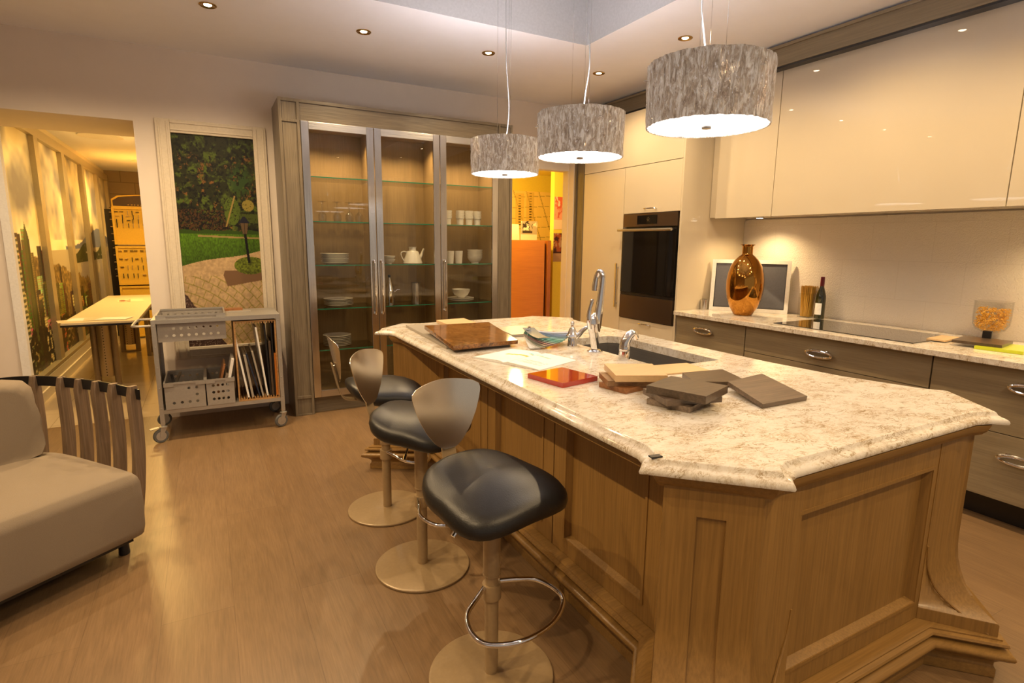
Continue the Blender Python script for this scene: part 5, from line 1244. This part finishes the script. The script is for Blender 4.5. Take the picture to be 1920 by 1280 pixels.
# ================================================================== PASSAGE SEEN THROUGH THE LEFT OPENING
def passage():
    X = -1.498; yA, yB = 5.60, 12.55; z0, z1 = .22, 2.52
    t = thing('skyline_mural', 'city skyline mural in five panels divided by brushed metal posts', 'mural', (X,(yA+yB)/2,.2))
    ys = [yA, 7.58, 8.86, 10.14, 11.43, yB]
    def part(i):
        def f(u, v):
            a = (ys[i]-6.3)/(yB-6.3); c = (ys[i+1]-6.3)/(yB-6.3); return city(a+(c-a)*u, v)
        return f
    for i in range(5):
        printed('mural_panel', (X+.012, ys[i], z0), (0,ys[i+1]-ys[i],0), (0,0,z1-z0), 150 if i < 2 else 80, 300, part(i), t)
    for i, y in enumerate(ys):
        b = BM(); box(b, X+.0, X+.060, y-.085 if i else y-.02, y+.085, z0+.001, z1-.001); obj('post', b, M['mullion'], t)
    b = BM(); box(b, X, X+.060, yA, yB, z1, z1+.10, .003); obj('head_rail', b, M['mullion'], t)
    b = BM(); box(b, X, X+.072, yA, yB, z0-.035, z0, .003); obj('sill', b, M['mullion'], t)
    # hall table
    t = thing('hall_table', 'long cream topped table with dark edge on perforated pedestal legs', 'table', (-.92,7.85,0))
    x0, x1, y0, y1 = -1.20, -.615, 6.36, 9.30
    b = BM(); box(b, x0, x1, y0, y1, .722, .742, .002); tp = obj('tabletop', b, M['cream2'], t)
    b = BM(); box(b, x0-.004, x1+.004, y0-.004, y1+.004, .704, .7215, .002); obj('edge_band', b, M['black'], tp, 'dark underside edge')
    for y in (7.0, 9.05):
        for dx in (-.085, .085):
            b = BM(); tube(b, [(-.98+dx,y,0),(-.98+dx,y,.703)], .030, 20); obj('leg', b, M['taupe2'], t)
        b = BM(); lathe(b, [(0,.10),(.060,.10),(.060,.66),(0,.66)], (-.98,y,0), 28); cy = obj('perforated_column', b, M['brasssteel'], t)
        b = BM(); box(b, -1.09, -.87, y-.03, y+.03, 0, .02, .003); obj('leg_foot', b, M['taupe2'], t)
    def mg(u, v): return magz(u, v)
    printed('magazine', (-.98,8.25,.7435), (.26,.05,0), (-.04,.40,0), 60, 60, mg, label='open illustrated magazine at the far end of the hall table', cat='magazine', thick=.0008)
    for k, (x, y, a) in enumerate(((-1.12,6.52,.25),(-1.05,6.60,-.1),(-.93,6.58,.1),(-.82,6.56,-.25))):
        b = BM(); cbox(b, (x,y,.7426+.0012*k+.0006), (.26,.20,.001), a); one('leaflet', b, M['paper'] if k%2 else M['cream2'], 'paper leaflet at the near end of the hall table, ' + ['furthest left','second from left','third from left','furthest right'][k], 'leaflet', 'leaflets on the hall table')
    # small stool beside the table
    t = thing('side_stool', 'low brown stool with slim legs behind the trolley handle', 'stool', (-.60,8.75,0))
    for x in (-.74,-.50):
        for y in (8.62,8.90): b = BM(); box(b, x-.022, x+.022, y-.022, y+.022, 0, .60, .003); obj('leg', b, M['taupe2'], t)
    b = BM(); box(b, -.77, -.47, 8.59, 8.93, .60, .64, .004); obj('seat', b, M['taupe2'], t)
    b = BM(); box(b, -.718, -.522, 8.61, 8.63, .22, .26); obj('stretcher', b, M['taupe2'], t)
    # handle display towers
    t = thing('handle_display', 'yellow display tower of cabinet handles with arched dark header', 'display stand', (-.95,10.45,0))
    x0, x1, y0, y1 = -1.17, -.55, 10.25, 10.75
    for i, (za, zb) in enumerate(((.02,.80),(.82,1.40),(1.42,1.97))):
        b = BM(); box(b, x0, x1, y0+.02, y1, za, zb, .004); cas = obj('display_case', b, M['yellow'], t)
        b = BM()
        for a, c, d, e_ in ((x0,x0+.03,za,zb),(x1-.03,x1,za,zb),(x0+.03,x1-.03,za,za+.03),(x0+.03,x1-.03,zb-.03,zb)): box(b, a, c, y0, y0+.02, d, e_)
        obj('case_frame', b, M['yellow'], cas)
    rnd = random.Random(4)
    for i in range(64):
        x = x0+.06+(i%8)*.066+rnd.uniform(-.008,.008); r_ = i//8; z = 1.90-r_*.062 if r_ < 4 else 1.33-(r_-4)*.12
        b = BM(); 
        if rnd.random() < .45: box(b, x-.022, x+.022, y0-.012, y0+.02, z-.004, z+.004, .001)
        else: box(b, x-.004, x+.004, y0-.012, y0+.02, z-.045, z+.02, .001)
        obj('sample_handle', b, M['black'] if rnd.random() < .6 else M['brasssteel'], t)
    for i in range(30):
        z = .95+.035*i; b = BM(); tube(b, [(x0-.002,y0+.08+.03*(i%3),z),(x0-.035,y0+.08+.03*(i%3),z),(x0-.035,y0+.19,z)], .006, 6); obj('sample_pull', b, M['black'] if i%3 else M['brasssteel'], t)
    b = BM(); pts = [(x0+.01,1.97),(x1,1.97),(x1,2.10)]+[(x0+.01+(x1-x0-.01)*(1-s/8),2.10+.06*math.sin(PI*(1-s/8)*.5+.35)) for s in range(1,8)]+[(x0+.01,2.08)]
    loft(b, [[(x,y0+.0,z) for x,z in pts],[(x,y0+.06,z) for x,z in pts]]); h = obj('header', b, M['yellow'], t)
    b = BM(); pts2 = [(x+(-.018 if x > -.86 else .018), z+(.015 if z < 2 else -.018)) for x,z in pts]; loft(b, [[(x,y0-.004,z) for x,z in pts2],[(x,y0,z) for x,z in pts2]]); obj('header_board', b, M['headbrown'], h, 'dark brown header panel')
    for (dx, w_) in ((-.10,.016),(-.06,.022),(-.02,.014),(.02,.02),(.06,.016)):
        b = BM(); box(b, -.86+dx, -.86+dx+w_, y0-.0065, y0-.004, 2.00, 2.008); obj('header_mark', b, M['yellow'], h)
    b = BM(); lathe(b, [(.0,-.005),(.022,-.005),(.026,0),(.0,.0)], (-.66,y0-.006,2.075), 16, Matrix.Rotation(PI/2,4,'X')); obj('header_emblem', b, M['red'], h, 'small red emblem')
    b = BM(); box(b, -1.30, -1.19, 10.60, 10.78, 0, 1.95, .004); one('display_side_panel', b, M['black'], 'narrow black panel between the mural and the handle display', 'panel')
    # ceiling fittings
    t = thing('ceiling_fitting', 'round white ceiling fitting close to the opening', 'ceiling light', (-.86,7.35,2.717))
    b = BM(); lathe(b, [(0,0),(.075,0),(.075,-.035),(.065,-.05),(0,-.05)], seg=28); obj('housing', b, M['white'], t, local=True)
    for y, l in ((8.55,'wide lit ceiling lamp in the middle of the passage'),(10.9,'small lit downlight near the block wall')):
        t = thing('passage_lamp', l, 'ceiling light', (-1.0 if y < 9 else -.80,y,2.718), 0, 'lamps in the passage'); r = .22 if y < 9 else .09
        b = BM(); lathe(b, [(r,0),(r+.015,0),(r+.015,-.012),(r,-.012)], seg=32); lathe(b, [(r,-.001),(r+.01,-.001),(r+.01,-.01)], seg=32); obj('rim', b, M['white'], t, local=True)
        b = BM(); lathe(b, [(0,-.010),(r,-.010),(r,-.004),(0,-.004)], seg=32); obj('lens', b, M['yel_on'], t, local=True)
M['mullion'] = plain('satin_champagne_metal', (.46,.40,.27), .35, .55)
M['cream2'] = plain('cream_laminate', (.70,.60,.42), .35)
M['taupe2'] = plain('brown_grey_metal', (.30,.22,.13), .4, .4)
M['headbrown'] = plain('dark_brown_board', (.07,.035,.015), .4)
def perfmat():
    m, nt, b = newmat('perforated_brass_steel'); b.inputs['Metallic'].default_value = .6; b.inputs['Roughness'].default_value = .35
    ch = nt.nodes.new('ShaderNodeTexVoronoi'); ch.inputs['Scale'].default_value = 34; ch.inputs['Randomness'].default_value = 0
    lk(nt, coords(nt), ch.inputs['Vector']); lk(nt, ramp(nt, ch.outputs['Distance'], [(.16,(.03,.02,.01)),(.22,(.50,.38,.22))]), b.inputs['Base Color']); return m
M['brasssteel'] = perfmat()
passage()

# ================================================================== YELLOW ROOM SEEN THROUGH THE RIGHT DOORWAY
def yellow_room():
    t = thing('orange_cupboard', 'orange cherry veneered cupboard standing in the yellow room doorway', 'cupboard', (3.85,7.2,0))
    b = BM(); box(b, 3.30, 4.325, 7.02, 7.50, .02, 1.545); obj('carcass', b, M['orange'], t)
    b = BM(); box(b, 3.30, 4.322, 7.0, 7.019, .02, 1.547, .002); obj('door', b, M['orange'], t)
    b = BM(); box(b, 4.37, 4.43, 7.0, 7.5, 0, 1.545, .002); one('cupboard', b, M['orangez'], 'narrow darker cherry panel standing right of the orange cupboard', 'panel')
    b = BM(); box(b, 4.328, 4.368, 7.06, 7.5, 0, 1.50); one('black_strip', b, M['black'], 'black gap board between orange cupboard and cherry panel', 'panel')
    printed('wall_drawing', (3.60,8.295,1.50), (1.70,0,0), (0,0,.85), 150, 100, drawing, label='large architectural line drawing on the yellow back wall', cat='drawing')
    b = BM(); 
    Mx = Matrix.Translation((3.30,7.10,1.5475)) @ Matrix.Rotation(-.12,4,'X'); box(b, 0, .66, 0, .012, 0, .22, 0, Mx); one('lit_board', b, M['cream2'], 'pale board lit by a lamp on top of the orange cupboard', 'board')
    printed('leaning_photo', (4.00,7.14,1.549), (.27,.0,0), (.035,.05,.27), 50, 50, photo(5,(.62,.55,.42),(.22,.17,.12),(.80,.75,.62)), label='black and white photo leaning on top of the orange cupboard', cat='photo')
    printed('wall_photo', (4.50+.062,7.146,1.71), (.20,0,0), (0,0,.47), 40, 70, photo(8,(.86,.60,.48),(.78,.36,.22),(.90,.78,.66)), label='upper photo on the yellow partition, pinkish kitchen view', cat='photo', group='photos on the yellow partition')
    printed('wall_photo', (4.50+.062,7.146,1.235), (.19,0,0), (0,0,.42), 40, 70, photo(12,(.26,.12,.07),(.60,.30,.12),(.66,.52,.40)), label='lower photo on the yellow partition, dark room view', cat='photo', group='photos on the yellow partition')
    t = thing('table_lamp', 'lit lamp glowing behind the cabinet edge on the orange cupboard', 'lamp', (3.62,7.36,1.547))
    b = BM(); lathe(b, [(0,0),(.05,0),(.05,.01),(.01,.015),(.01,.10),(0,.10)], seg=20); obj('lamp_base', b, M['brass'], t, local=True)
    b = BM(); lathe(b, [(0,.08),(.06,.08),(.05,.20),(0,.20)], seg=24); obj('lamp_shade', b, M['yel_on'], t, local=True)
yellow_room()
